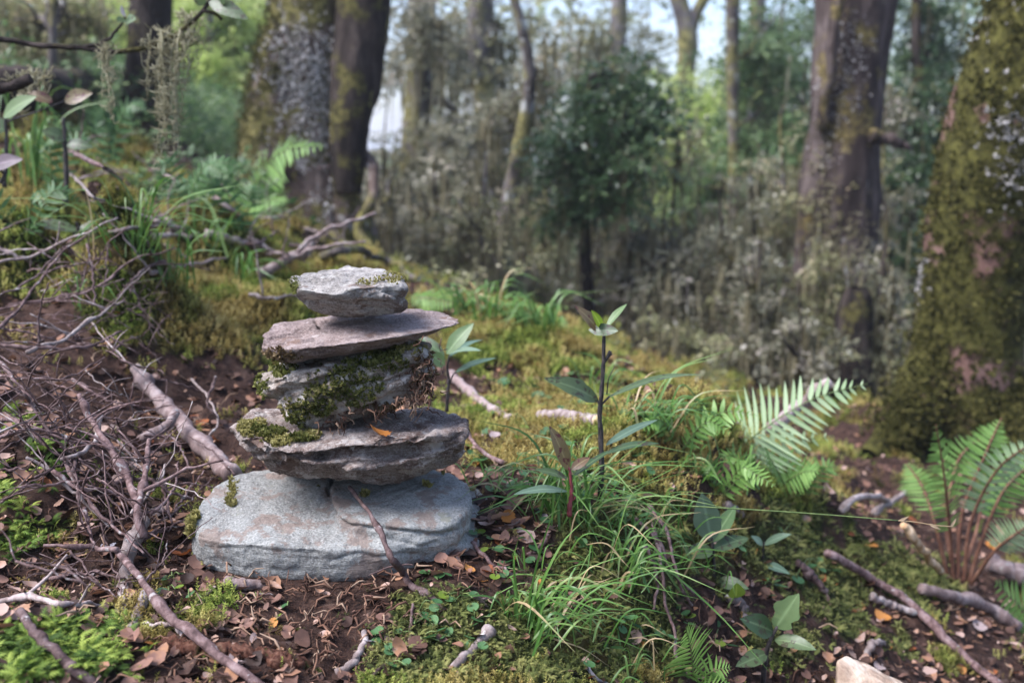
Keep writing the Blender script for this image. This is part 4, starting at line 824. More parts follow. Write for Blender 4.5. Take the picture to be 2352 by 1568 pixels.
seedling('thin seedling with two pairs of light leaves on the bank', 1.32, [(1742,1390),(1748,1320),(1752,1270),(1756,1245)], .0022, .0012, [
  (1755,1250,1818,1226,-.02,26,'seedling_glossy',(0,-.6,1),.05,.8),(1752,1252,1725,1230,0,22,'seedling_glossy',(0,-.6,1),.05,.8),(1750,1300,1700,1272,-.01,24,'seedling_young',(0,-.7,.8),.05,.8),(1746,1292,1815,1318,-.02,26,'seedling_glossy',(0,-.6,1),.06,.8)])
seedling('seedling with a ragged torn leaf at the bottom of the bank', 1.10, [(1752,1590),(1758,1510),(1770,1470),(1790,1430)], .0034, .0018, [
  (1782,1440,1835,1362,-.01,78,'seedling_pale',(-.4,-1,.3),.04,.7,.5),(1775,1450,1700,1420,-.02,60,'seedling_leaf',(0,-.8,.6),.06,.8),(1780,1468,1875,1492,-.03,44,'seedling_leaf',(0,-.6,.8),.08,.8),(1762,1500,1690,1530,-.02,44,'seedling_leaf',(0,-.7,.8),.05,.8)])
seedling('low bright green leaf on a thin stalk on the bank', 1.16, [(1660,1420),(1675,1390),(1690,1365)], .0014, .001, [(1690,1372,1692,1338,-.005,46,'seedling_young',(.1,-.9,.5),.03,.7),(1660,1420,1625,1440,-.01,30,'herb_leaf',U,.05)], 'green_stem')
seedling('dark mossy seedling at the upper frame edge', 1.95, [(150,470),(152,400),(148,310),(145,270)], .0058, .003, [(150,320,95,300,-.02,40,'seedling_leaf',(0,-.8,.6),.06),(152,330,215,340,0,30,'seedling_leaf',(0,-.8,.6),.06)])
seedling('red leafed sprig lit from behind at the upper frame edge', 1.7, [(10,430),(14,340),(12,270)], .004, .002, [
  (8,268,84,222,-.02,46,'seedling_pale',(.1,-.8,.5),.05,.8),(120,235,62,212,.03,30,'seedling_red',(0,-.8,.6),.06,.8,None,.03),(148,232,212,214,.05,40,'seedling_red',(0,-.9,.4),.05,.8,None,.05),(12,300,-40,280,0,50,'seedling_leaf',(0,-.8,.6),.06)], extra=[([(12,280),(70,262,.03),(150,232,.05)],.002,.0012)])
seedling('round purple leaf low at the upper frame edge', 1.65, [(0,420),(10,400),(-10,385)], .003, .002, [(-30,388,52,366,-.02,44,'leaf_purple',(0,-.9,.5),.06,.9)])
seedling('broad blue-green leaves on the slope above the brush', 1.75, [(170,540),(180,525),(175,510)], .003, .002, [(180,530,70,515,-.02,40,'seedling_leaf',(0,-.7,.9),.06,.9),(178,530,262,508,.02,34,'seedling_leaf',(0,-.7,.9),.06,.85)])
# ================================================================== ROUND-LEAVED CREEPING HERBS
def round_leaf():
    a = np.linspace(.22, 2*np.pi-.22, 13); r = .5*(1-.06*np.cos(a)); O = np.stack([np.cos(a)*r, np.sin(a)*r*.94], 1)
    V = np.concatenate([O, O*.55, [[.06, 0]]]); z = .22*(V[:, 0]**2+V[:, 1]**2)+.10*np.abs(V[:, 1]); V = np.stack([V[:, 0], V[:, 1], z], 1); V[:, 0] -= .5; m = 13; j = np.arange(m-1)
    return V, np.stack([j, j+1, m+j+1, m+j], 1), np.stack([m+j, m+j+1, np.full(m-1, 2*m)], 1)
mb = MB(); mb.add(*round_leaf(), r=.5); RL = mb.mesh('round_leaf', M['herb_leaf']); RLb = RL.copy(); RLb.materials[0] = M['seedling_young']
herbs = [(958,1408,'by the tip of the leaning twig',[(965,1408,34),(952,1432,34),(1000,1440,34),(990,1380,26),(1010,1395,24)]),(965,1465,'in the middle of the green patch',[(968,1468,38),(1008,1470,32),(1005,1450,24),(1035,1460,24),(925,1450,20)]),
 (865,1470,'at the near side of the green patch',[(862,1458,28),(880,1450,26),(858,1482,32),(895,1492,22)]),(885,1530,'at the bottom edge under the green patch',[(888,1522,32),(905,1540,30),(912,1560,34),(935,1528,24)]),
 (900,1490,'beside the thin standing twig',[(915,1480,20),(905,1500,24),(930,1500,20)]),(1080,1470,'next to the light brown stick',[(1075,1460,28),(1090,1480,26),(1105,1470,28),(1120,1478,26)]),
 (1090,1420,'in the lower grass',[(1090,1405,30),(1110,1425,30),(1080,1440,22),(1130,1415,22)]),(1060,1360,'behind the leaning twig tip',[(1065,1355,32),(1085,1372,30),(1045,1380,26),(1100,1362,24),(1030,1365,26)]),
 (1135,1260,'beside the tan toothed leaf',[(1132,1262,30),(1105,1270,22),(1160,1258,24)]),(1140,1300,'below the yellow leaf',[(1150,1296,34),(1172,1300,30),(1140,1318,26),(1190,1308,26),(1165,1325,24)]),
 (1215,1270,'right of the yellow leaf',[(1222,1268,28),(1245,1262,32),(1228,1290,26),(1260,1285,22)]),(1100,1230,'against the wide stone',[(1108,1226,24),(1090,1218,22),(1125,1232,22)]),
 (990,1320,'under the leaning twig',[(985,1318,28),(1005,1330,28),(970,1335,22),(1020,1315,20)]),(1240,1195,'under the upper grass',[(1262,1190,30),(1245,1205,28),(1230,1180,24)]),(1330,1245,'in the dark moss below the seedling',[(1320,1240,44),(1350,1250,30)]),
 (395,1330,'by the pale thick stick',[(395,1322,24),(412,1318,20),(405,1335,22)]),(385,1358,'left of the short cut twig',[(388,1356,32),(402,1352,20)]),(435,1370,'below the end of the wide stone',[(434,1372,26),(470,1378,18)]),
 (665,1390,'alone in the humus',[(660,1390,28)]),(640,1423,'on the humus',[(636,1422,26)]),(1085,1035,'behind the ledged slab',[(1075,1020,26),(1098,1040,28),(1090,1060,30),(1120,1075,26),(1110,1050,30),(1060,1070,22)]),
 (1150,1010,'behind the ledged slab near the twig',[(1150,1000,26),(1130,990,24),(1175,1020,24),(1190,1000,20)]),(1180,960,'near the white stick',[(1180,955,24),(1205,965,22),(1215,985,24),(1165,940,20)]),(1270,1000,'left of the tall black stem',[(1260,995,26),(1285,1010,26),(1300,985,24),(1320,1020,26)]),
 (1430,1085,'right of the tall black stem',[(1420,1080,26),(1440,1095,28),(1455,1075,24)]),(300,700,'on the moss hill',[(275,690,24),(320,700,22),(300,720,26),(350,690,22),(330,740,22)]),(430,640,'high on the moss hill',[(420,630,22),(450,640,22),(470,655,20),(400,650,18)])]
for i, (hx, hy) in enumerate([(1480,1200),(1545,1150),(1600,1250),(1580,1180),(1660,1200),(1700,1250),(1560,1420),(1500,1460),(1430,1420),(1380,1500),(1640,1480),(1780,1350),(1840,1230),(1880,1300),(1440,1180),(1380,1120),(1230,900),(1290,870),(1350,930),(1420,960),(1150,880),(1120,930),(1500,1060),(1560,1090),(1240,1040),(1190,1080),(1170,1120),(1310,1080)]):
    w = 'on the bank' if hx > 1360 and hy > 1050 else 'in the moss between the cairn and the tall black stem'
    herbs.append((hx, hy, w, [(hx+random.gauss(0, 22), hy+random.gauss(0, 14), random.uniform(20, 34)) for _ in range(random.randint(3, 6))]))
for hx, hy, w, lv in herbs:
    b0 = ground_hit(hx, hy); root = empty('creeping_herb', b0, f'small round-leaved green herb {w}', 'herb', 'creeping round-leaved herbs'); mb = MB()
    for (lx, ly, s) in lv:
        p = ground_hit(lx, ly, random.uniform(.007, .014)); q = b0+(p-b0)*.5; q[2] = max(b0[2], p[2])+.0; tube(mb, crom([b0+np.array([0, 0, -.002]), q, p], 6), .0006, 5)
        o = link('leaf', RL if random.random() < .88 else RLb, root); sc = s*1.1*p[1]/FP; o.scale = (sc, sc, sc); o.location = tuple(p-b0)
        o.rotation_euler = (random.gauss(.3, .2), random.gauss(0, .2), random.uniform(0, 6.28))
    mb.build('stem', M['green_stem'], root)

# ================================================================== GRASS
def ribbon(mb, pts, w, n=10, r=None, up=(0, -.3, 1), tipw=.05, fold=.3):
    C = crom(pts, n); T = np.gradient(C, axis=0); T /= np.linalg.norm(T, axis=1)[:, None]+1e-9; S = np.cross(T, np.asarray(up, float)+.2*np.random.normal(size=3)); S /= np.linalg.norm(S, axis=1)[:, None]+1e-9
    Nn = np.cross(S, T); ww = w*.5*np.interp(np.linspace(0, 1, n), [0, .15, .6, 1], [.6, 1, .85, tipw])[:, None]
    V = np.stack([C-S*ww+Nn*ww*fold, C, C+S*ww+Nn*ww*fold], 1).reshape(-1, 3); i, j = np.meshgrid(np.arange(n-1), np.arange(2), indexing='ij')
    mb.add(V, np.stack([i*3+j, i*3+j+1, (i+1)*3+j+1, (i+1)*3+j], -1).reshape(-1, 4), None, random.random() if r is None else r)
def tuft(label, px, py, n, length, w, dirs=(-1, 1), dry=.06, spec=(), upf=.9, depth=.5, base=.02, name='grass_tuft'):
    b0 = ground_hit(px, py, -.002); root = empty(name, b0, label, 'grass'); Y = b0[1]; blades = []
    for i in range(n):
        a = random.uniform(*dirs); L = length*random.uniform(.5, 1.1)*Y/FP; b = b0+np.array([random.gauss(0, base), random.gauss(0, base), 0]); h = L*upf*random.uniform(.45, 1); dy = random.gauss(-.1, depth)
        m = b+np.array([a*L*.35, dy*L*.3, h*.75]); e = b+np.array([a*L*.95, dy*L*.8, h*random.uniform(.25, 1.0)]); blades.append(([b, m, e], w*random.uniform(.55, 1.1)*Y/FP, .98 if random.random() < dry else random.uniform(0, .8)))
    for pts, ww, dr in spec: blades.append(([b0]+[at(q[0], q[1], Y+(q[2] if len(q) > 2 else -.01)) for q in pts], ww*Y/FP, dr))
    for pts, ww, rr in blades:
        mb = MB(); ribbon(mb, pts, ww, 12, rr); mb.build('blade', M['grass'], root)
tuft('dense tuft of arching grass at the foot of the crimson stemmed seedling', 1300, 1190, 95, 270, 8, (-1.1, 1.3), .07, [([(1180,1180),(1120,1235)],8,.5),([(1200,1120),(1120,1190)],7,.5),([(1500,1100),(1620,1035)],7,.5),([(1480,1130),(1580,1190)],7,.6),([(1450,1150),(1540,1240)],8,.97),([(1420,1060),(1530,980)],6,.55),([(1400,1160),(1490,1175,-.02),(1540,1210,-.03)],8,.97)])
tuft('lower grass tuft with one long straight blade pointing at the bank', 1210, 1445, 55, 240, 8.5, (-.6, 1.5), .08, [([(1300,1380),(1400,1335),(1562,1292)],13,.55),([(1215,1380),(1245,1250),(1300,1100)],7,.4),([(1190,1380),(1180,1290),(1190,1240)],7,.4),([(1150,1480),(1240,1430),(1360,1400)],10,.5),([(1280,1470),(1340,1490),(1400,1530)],7,.97),([(1240,1350),(1290,1250),(1345,1190)],8,.5)], .8)
tuft('thin grass at the bottom edge of the bank', 1420, 1330, 40, 230, 7, (-.8, 1.2), .15, [([(1480,1250),(1540,1300),(1590,1380)],6,.5),([(1500,1290),(1640,1400),(1770,1545,-.1)],6,.4)], .8)
for px, py, n, L, w in [(1400,1250,34,200,'between the crimson stem and the bank'),(1330,1420,30,180,'below the dense tuft'),(1500,1210,34,210,'on top of the bank'),(1240,1330,24,170,'beside the yellow leaf'),(1550,1330,30,200,'over the arching twigs'),(1420,1500,24,150,'at the bottom edge of the moss'),(1180,1130,20,150,'behind the wide stone')]:
    tuft(f'fine green grass {w}', px, py, n, L, 6, (-1.2, 1.3), .1, upf=.8, base=.03)
tuft('upright grass behind the pointed slate', 1130, 745, 30, 130, 8, (-1, 1), .05, upf=1.2); tuft('soft grass clump on the crest behind the cairn', 1240, 770, 36, 150, 8, (-1.2, 1.2), .05, upf=.9); tuft('pale grass on the crest near the bank', 1070, 720, 24, 140, 8, (-1, 1.4), .05)
tuft('drooping grass on the bank beside the tall black stem', 1480, 985, 45, 190, 7, (-.9, 1.4), .1, [([(1560,930),(1650,915)],7,.5),([(1540,860),(1690,797,.0)],6,.7)], .8)
tuft('long blue-green grass arching over the moss hill', 300, 590, 34, 300, 6.5, (-1, 1.3), .05, [([(330,470),(440,370)],9,.6),([(200,440),(110,480)],8,.6),([(420,490),(560,560)],9,.6)], .8)
tuft('bright grass blades standing on the moss hill', 390, 655, 16, 190, 8, (-.8, 1), .0, [([(440,560),(500,520)],8,.6)], 1.1); tuft('grass at the upper frame edge', 80, 430, 20, 250, 8, (-.4, 1), .0, [([(110,330),(95,200),(110,130)],7,.45)], 1.2); tuft('wispy grass beside the golden moss', 480, 590, 18, 220, 8, (-1, 1), .0)
tuft('grass beside the forked grey branch', 560, 650, 14, 150, 8, (-.6, 1.2), .0, upf=1); tuft('low grass at the left of the brush', 215, 700, 14, 160, 7, (-1, 1), .1, [([(215,560),(205,470),(190,420)],5,.97)]); tuft('green grass blades in front of the fern on the bank', 1700, 1120, 16, 150, 8, (-1, 1.2), .05)
tuft('thin pale grass on the bank crest', 1380, 900, 16, 160, 6, (-1, 1), .1); tuft('drooping grass on the moss below the pale fern', 1600, 1090, 16, 170, 7, (-1.2, .6), .1)
# long flowering stalk reaching to the right
b0 = ground_hit(1340, 1190); root = empty('grass_stalk', b0, 'long thin grass stalk with a seed tip reaching far out over the bank', 'grass'); mb = MB(); Ys = 1.08
C = crom([b0, at(1380,1166,Ys), at(1470,1157,Ys), at(1640,1165,Ys), at(1850,1178,Ys), at(2065,1195,Ys)], 40); tube(mb, C, np.linspace(.0011, .0006, 40), 6); mb.build('stem', M['green_stem'], root)
mb = MB(); tube(mb, crom([at(2063,1195,Ys), at(2100,1198,Ys), at(2150,1206,Ys), at(2192,1209,Ys)], 12), np.linspace(.0007, .0005, 12), 6); mb.build('seed_head', M['dry_grass'], root)
for a_, b_ in [((2066,1195),(2088,1185)),((2082,1200),(2072,1192)),((2135,1203),(2162,1216)),((2185,1207),(2196,1190))]:
    mb = MB(); V, Q = leaf_grid(at(*a_, Ys), at(*b_, Ys), .003, (0, -1, .2), .05, .2, 7); mb.add(V, Q, None, RIB(V)); mb.build('spikelet', M['dry_grass'], root)

# ================================================================== FERNS
def pinna_mesh(mat, taper=.6):
    V, Q = leaf_grid((0, 0, 0), (1, 0, 0), .26, (0, 0, 1), -.05, .12, 7, .7, taper); mb = MB(); mb.add(V, Q, None, RIB(V)); return mb.mesh('pinna', M[mat])
PM = {}
def frond(root, pts, n, wid, mat, start=.15, nrm=(0, -.6, .8), stalkmat='stalk', r=.0018, sweep=.35, droop=.15, maxw=.35, single=False):
    b0 = wpos(root); C = crom(pts, 60); T, _, _ = frames(C); mb = MB(); fr = None
    tube(mb, C, np.linspace(r, r*.18, 60), 6, .1, .5, 150); o = mb.build('frond', M[stalkmat], root)
    if mat not in PM: PM[mat] = pinna_mesh(mat)
    spc = np.linalg.norm(np.diff(C, axis=0), axis=1).sum()*(1-start)/n; jm = MB(); tv = np.empty(len(PM[mat].vertices)*3, np.float32); PM[mat].vertices.foreach_get('co', tv); tv = tv.reshape(-1, 3)
    for i in range(n):
        f = start+(1-start)*(i+.3)/n; k = min(58, int(f*59)); p = C[k]; t_ = T[k]; N_ = np.array(nrm, float); N_ -= t_*np.dot(N_, t_); N_ /= np.linalg.norm(N_); S = np.cross(t_, N_)
        g = (f-start)/(1-start); L = wid*np.interp(g, [0, maxw, 1], [.55, 1, .08])*random.uniform(.92, 1.06)
        for sg in (-1, 1):
            d = S*sg+t_*(sweep+.3*g)-N_*droop*random.uniform(.5, 1.5); d /= np.linalg.norm(d); y_ = np.cross(N_, d); y_ /= np.linalg.norm(y_); z_ = np.cross(d, y_)
            thick = min(spc*.7/.26, L*1.0)*random.uniform(.85, 1.1)
            m4 = np.stack([d*L, y_*thick, z_*L], 1)
            if single: jm.add(tv@m4.T+p, np.array([[q*5+e, q*5+e+1, (q+1)*5+e+1, (q+1)*5+e] for q in range(6) for e in range(4)]))
            else:
                c_ = link('pinna', PM[mat], o); c_.matrix_local = Matrix(((*m4[0], p[0]-b0[0]), (*m4[1], p[1]-b0[1]), (*m4[2], p[2]-b0[2]), (0, 0, 0, 1)))
    if single: jm.build('pinnae', M[mat], o)
def A3(*L): return [at(*q) for q in L]
f1 = empty('fern', at(1655,1075,1.62), 'pale silvery fern with a long frond on the crest of the bank', 'fern')
frond(f1, A3((1660,1090,1.6),(1690,1040,1.58),(1760,980,1.56),(1870,915,1.54),(1995,880,1.52)), 22, .095, 'fern_pale', .12, (-.25,-.75,.6), 'green_stem', .002, .3, .25, .3)
frond(f1, A3((1660,1090,1.6),(1700,1060,1.6),(1780,1020,1.6),(1915,1000,1.6)), 14, .07, 'fern_pale', .15, (0,-.7,.7), 'green_stem', .002, .3, .3)
frond(f1, A3((1660,1090,1.6),(1720,1075,1.58),(1800,1070,1.56),(1880,1085,1.54)), 11, .075, 'fern_green', .15, (0,-.6,.8), 'green_stem', .002, .3, .3)
frond(f1, A3((1655,1090,1.6),(1650,1020,1.66),(1610,950,1.72),(1550,905,1.8)), 14, .055, 'fern_green', .2, (.2,-.6,.7), 'green_stem', .002, .3, .3)
f2 = empty('fern', ground_hit(2205,1335), 'fern clump with tall reddish brown stalks below the mossy tree', 'fern'); Yf = ground_hit(2205,1335)[1]
for b_, pts, n, w, mt, st in [((2190,1335),[(2185,1250,0),(2170,1100,-.05),(2150,975,-.08)],26,.052,'fern_green',.42),((2215,1335),[(2230,1200,0),(2290,1080,-.05),(2380,1010,-.1)],24,.05,'fern_pale',.4),((2200,1340),[(2210,1180,.02),(2265,1040,.03),(2300,960,.05)],18,.05,'fern_green',.5),
   ((2225,1335),[(2260,1230,0),(2310,1120,0),(2400,1040,0)],18,.055,'fern_green',.48),((2180,1330),[(2150,1210,0),(2120,1120,.05),(2080,1060,.1)],18,.05,'fern_green',.48),((2195,1330),[(2175,1200,.05),(2200,1060,.1),(2260,1000,.2)],18,.055,'fern_green',.5),((2230,1340),[(2290,1260,-.05),(2370,1200,-.1)],14,.05,'fern_pale',.5),
   ((2205,1335),[(2240,1230,.06),(2270,1130,.12),(2350,1050,.2)],16,.05,'fern_dark',.5)]:
    frond(f2, A3((b_[0],b_[1],Yf),*[(q[0],q[1],Yf+q[2]) for q in pts]), n, w, mt, st, (0,-.8,.5), 'stalk', .0048, .12, .15, .35)
f3 = empty('fern', ground_hit(1600,1560), 'small feathery fern growing out of the bank at the bottom edge', 'fern'); Yb = ground_hit(1600,1560)[1]
for pts, n, w in [([(1590,1600,0),(1592,1540,-.02),(1585,1480,-.05),(1575,1440,-.08)],18,.040),([(1590,1600,0),(1630,1545,-.04),(1680,1530,-.06)],12,.025),([(1590,1600,0),(1620,1575,-.04),(1680,1570,-.08)],12,.022)]:
    frond(f3, A3(*[(a,b,Yb+c_) for a,b,c_ in pts]), n, w, 'fern_green', .1, (.1,-.8,.6), 'green_stem', .0012, .25, .15, .4)
f4 = empty('fern', at(2400,1440,1.7), 'fern frond reaching in from the frame edge below the brown stalks', 'fern')
for pts in [[(2420,1460,1.7),(2350,1400,1.68),(2285,1335,1.66)],[(2420,1470,1.7),(2370,1450,1.68),(2320,1440,1.66)]]: frond(f4, A3(*pts), 13, .07, 'fern_green', .1, (0,-.7,.6), 'green_stem', .0016, .2, .2)
f5 = empty('fern', at(600,420,3.0), 'fern with arched fronds in front of the big lichened tree', 'fern')
for pts, w, mt in [([(585,480,3.0),(600,400,2.95),(650,345,2.9),(745,335,2.85)],.13,'fern_green'),([(590,480,3.0),(560,440,2.95),(520,420,2.9)],.1,'fern_green')]: frond(f5, A3(*pts), 20, w, mt, .1, (0,-.6,.7), 'green_stem', .003, .2, .3)
f6 = empty('fern', at(560,480,2.7), 'bright green fern lying on the hill above the cairn', 'fern')
for pts, w in [([(600,485,2.7),(520,455,2.65),(400,415,2.6)],.09),([(560,485,2.7),(610,462,2.65),(660,462,2.6)],.07),([(560,490,2.7),(530,500,2.65),(470,470,2.6)],.06)]: frond(f6, A3(*pts), 16, w, 'fern_green', .05, (0,-.5,.8), 'green_stem', .003, .3, .2)
f7 = empty('fern', at(960,690,2.3), 'low fern behind the top stones of the cairn', 'fern')
for pts in [[(940,680,2.3),(1000,685,2.28),(1070,700,2.25)],[(1150,700,2.3),(1200,712,2.3),(1310,705,2.3)],[(1220,730,2.3),(1270,745,2.3),(1300,735,2.3)]]: frond(f7, A3(*pts), 14, .06, 'fern_green', .05, (0,-.5,.8), 'green_stem', .002, .3, .2, .3, True)
for i, (px, py, w) in enumerate([(1720,1120,'below the pale frond'),(1650,1150,'behind the upright pale leaf'),(1850,1150,'on the lower bank'),(1560,1040,'in the golden moss')]):
    b0 = ground_hit(px, py); fx = empty('fern', b0, f'little green fern {w}', 'fern')
    for j in range(4):
        a = random.uniform(-1.2, 1.2)+(.6 if j % 2 else -.6); L = random.uniform(.06, .11); e = b0+np.array([math.sin(a)*L, random.uniform(-.06, .0), L*.55]); frond(fx, [b0, (b0+e)/2+np.array([0, 0, .03]), e], 11, .03, 'fern_green', .1, (0,-.6,.7), 'green_stem', .0009, .3, .2, .35, True)
for i, (px, py, w) in enumerate([(120,470,'beside the dark mossy seedling'),(420,500,'on the moss hill above the brush'),(250,400,'near the hilltop'),(560,560,'behind the moss cushion'),(60,560,'at the frame edge above the brush')]):
    b0 = ground_hit(px, py); fx = empty('fern', b0, f'dark green fern {w}', 'fern'); k_ = b0[1]/1.6
    for j in range(3):
        a = random.uniform(-1.3, 1.3); L = random.uniform(.10, .17)*k_; e = b0+np.array([math.sin(a)*L, random.uniform(-.1, .05), L*.6]); frond(fx, [b0, (b0+e)/2+np.array([0, 0, .05*k_]), e], 14, .035*k_, 'fern_dark', .1, (0,-.6,.7), 'green_stem', .0014, .3, .2, .35, True)
f8 = empty('fern', at(1800,1080,1.55), 'soft bright fern leaflets below the pale frond', 'fern')
for pts in [[(1800,1110,1.55),(1840,1085,1.52),(1880,1080,1.5)],[(1790,1110,1.55),(1740,1100,1.55),(1690,1110,1.55)],[(1800,1110,1.55),(1780,1070,1.5),(1760,1040,1.48)]]: frond(f8, A3(*pts), 10, .045, 'fern_green', .05, (0,-.6,.7), 'green_stem', .0014, .3, .2)

# ================================================================== TREES
def spray_template(seed, nl=22, ratio=.55):
    """a leafy twig about one unit long: small diamond leaves along a fork"""
    rs = np.random.RandomState(seed); V = []; Q = []
    for i in range(nl):
        f = rs.rand()**.8; sg = rs.choice([-1, 1]); b = np.array([f, sg*f*rs.uniform(0, .38), -.12*f*f+rs.normal()*.05]); a = rs.uniform(.3, 1.2)*sg
        d = np.array([math.cos(a), math.sin(a), rs.normal()*.35]); d /= np.linalg.norm(d); s_ = np.cross(d, [rs.normal()*.4, rs.normal()*.4, 1]); s_ /= np.linalg.norm(s_); L = rs.uniform(.13, .24); o = len(V)
        V += [b, b+d*L*.45+s_*L*ratio*.5, b+d*L, b+d*L*.45-s_*L*ratio*.5]; Q.append((o, o+1, o+2, o+3))
    o = len(V); V += [np.array([0, -.01, 0]), np.array([0, .01, 0]), np.array([1, .004, -.12]), np.array([1, -.004, -.12])]; Q.append((o, o+1, o+2, o+3))
    return np.array(V), np.array(Q)
SPR = [spray_template(i) for i in range(6)]
def sprays(mb, pos, size, droop=.25, rnd=None):
    n = len(pos); g_ = RS.randint(0, 6, n); size = np.broadcast_to(size, (n,))
    for k_ in range(6):
        q = g_ == k_; m = q.sum()
        if m: scatter(mb, SPR[k_][0], SPR[k_][1], None, pos[q], rot_euler(RS.normal(size=m)*.5, droop+RS.normal(size=m)*.45, RS.rand(m)*6.28), size[q]*RS.uniform(.7, 1.3, m), None if rnd is None else rnd[q])
def per_leaf_rnd(mb):
    """each leaf its own tone: vertices come in fours"""
    for i, r in enumerate(mb.R):
        m = len(r)//4; mb.R[i] = np.clip(np.repeat(.5*r[::4][:m]+.5*RS.rand(m), 4), 0, 1) if len(r) == m*4 else r
def blob(c, rad, n, shell=.05):
    n = int(n*1.35)
    d = RS.normal(size=(n, 3)); d /= np.linalg.norm(d, axis=1)[:, None]; r = (shell+(1-shell)*RS.rand(n))**.6
    k_ = 1.1+.5*fbm(d*1.7+np.asarray(c)*3.1, 2); P = np.asarray(c)+d*(r*k_)[:, None]*np.asarray(rad)
    f = fbm(P/np.mean(rad)*1.9+7, 2)                          # clumps and gaps
    return P[f > -.02+.25*RS.rand(n)]
STR_V = np.array([[-.5, 0, 0], [.5, 0, 0], [.42, .2, -.34], [-.45, .2, -.34], [.25, -.1, -.68], [-.3, -.1, -.68], [.05, 0, -1.0], [-.08, 0, -1.0]]); STR_Q = np.array([[0, 1, 2, 3], [3, 2, 4, 5], [5, 4, 6, 7]])
def strands(mb, pos, length, width):
    n = len(pos); L = length*RS.uniform(.35, 1.3, n); W = width*RS.uniform(.5, 1.5, n); R = rot_euler(RS.normal(size=n)*.06, RS.normal(size=n)*.06, RS.rand(n)*6.28)
    V = np.einsum('nij,nmj->nmi', R, STR_V[None]*np.stack([W, W, L], 1)[:, None]); o = (np.arange(n)*8)[:, None, None]
    mb.add((V+pos[:, None]).reshape(-1, 3), (STR_Q[None]+o).reshape(-1, 4), None, np.repeat(RS.rand(n), 8))
def trunk_mesh(mb, pts, Y, ridged=.12, n=50, k=18, seed=0, root=False):
    """pts: (px, py, width px[, dY]) from base to top"""
    P = np.array([at(q[0], q[1], Y+(q[3] if len(q) > 3 else 0)) for q in pts]); R = np.array([q[2]*.5*Y/FP for q in pts])
    if root:                                                 # carry the foot down into the ground
        g0 = float(G(P[:1, 0], P[:1, 1])[0])
        if P[0, 2] > g0-.08: P = np.concatenate([[[P[0, 0], P[0, 1], g0-.1]], P]); R = np.concatenate([[R[0]*1.12], R])
    C = crom(P, n); rr = np.interp(np.linspace(0, len(P)-1, n), np.arange(len(P)), R); T, N_, B = frames(C); a = np.linspace(0, 2*np.pi, k, endpoint=False)
    ring = np.cos(a)[None, :, None]*N_[:, None]+np.sin(a)[None, :, None]*B[:, None]; q = (C[:, None]+ring*rr[:, None, None]).reshape(-1, 3); s = 1/max(R.max(), .01)
    f = 1+ridged*(fbm(q*np.array([1.1, 1.1, .22])*s+seed, 4, .6)+.6*np.abs(fbm(q*np.array([2.6, 2.6, .4])*s+seed*2, 3))).reshape(n, k)
    V = (C[:, None]+ring*(rr[:, None]*f)[..., None]).reshape(-1, 3); i, j = np.meshgrid(np.arange(n-1), np.arange(k), indexing='ij'); j2 = (j+1) % k
    mb.add(V, np.stack([i*k+j, i*k+j2, (i+1)*k+j2, (i+1)*k+j], -1).reshape(-1, 4), None, .5); return C, rr, V
def tree(label, Y, trunks, bark, crown=(), leafm='fol_mid', leaf=.16, beard=0, blen=.35, name='tree', cat='tree', limbs=(), k=18, n=50, ridged=.12, group=None, bw=.02):
    base = at(trunks[0][0][0], trunks[0][0][1], Y); base[2] = min(base[2], float(G(base[:1], base[1:2])[0])); root = empty(name, base, label, cat, group); mb = MB(); Cs = []
    for i, tp in enumerate(trunks): Cs.append(trunk_mesh(mb, tp, Y, ridged, n, k, i*3.3+len(label), i == 0))
    tops = Cs[0][0]; cpos = []
    for (px, py, dY, rx, ry, m) in crown:
        c_ = at(px, py, Y+dY); s_ = (Y+dY)/FP; rad = np.array([rx*s_, (rx+ry)*.5*s_, ry*s_]); m = int(m*(.7 if py < 240 and Y > 5 and 830 < px < 1900 else 1)); cpos.append(blob(c_, rad, m)); i = np.argmin(np.abs(tops[:, 2]-(c_[2]-.35*rad[2]))); p = tops[i]; L = np.linalg.norm(c_-p)
        tube(mb, wiggle(crom([p, p+(c_-p)*.5+np.array([0, 0, .1*L]), c_], 14), .06*L), np.linspace(max(.012, Cs[0][1][i]*.35), .006, 14), 7, .15)
        for _ in range(5):
            e = c_+RS.normal(size=3)*rad*.6; tube(mb, wiggle(crom([p+(c_-p)*.55, (p+c_)/2+(e-c_)*.4+RS.normal(size=3)*.03*L, e], 9), .05*L), np.linspace(.009, .003, 9), 5)
    for L_ in limbs:
        tube(mb, wiggle(crom([at(q[0], q[1], Y+(q[3] if len(q) > 3 else 0)) for q in L_], 20), .02), np.interp(np.linspace(0, 1, 20), np.linspace(0, 1, len(L_)), [q[2]*.5*Y/FP for q in L_]), 9, .18, .5)
    mb.build('trunk', M[bark], root)
    if cpos:
        cp_ = np.concatenate(cpos); cm = MB(); sprays(cm, cp_, leaf); per_leaf_rnd(cm); o = cm.build('crown', M[leafm], root, False)
        if beard:
            bm = MB(); q = cp_[RS.randint(0, len(cp_), beard)]; strands(bm, q, blen, bw); o = bm.build('hanging_moss', M['beard'], root, False); o['kind'] = 'stuff'
    return root, Cs
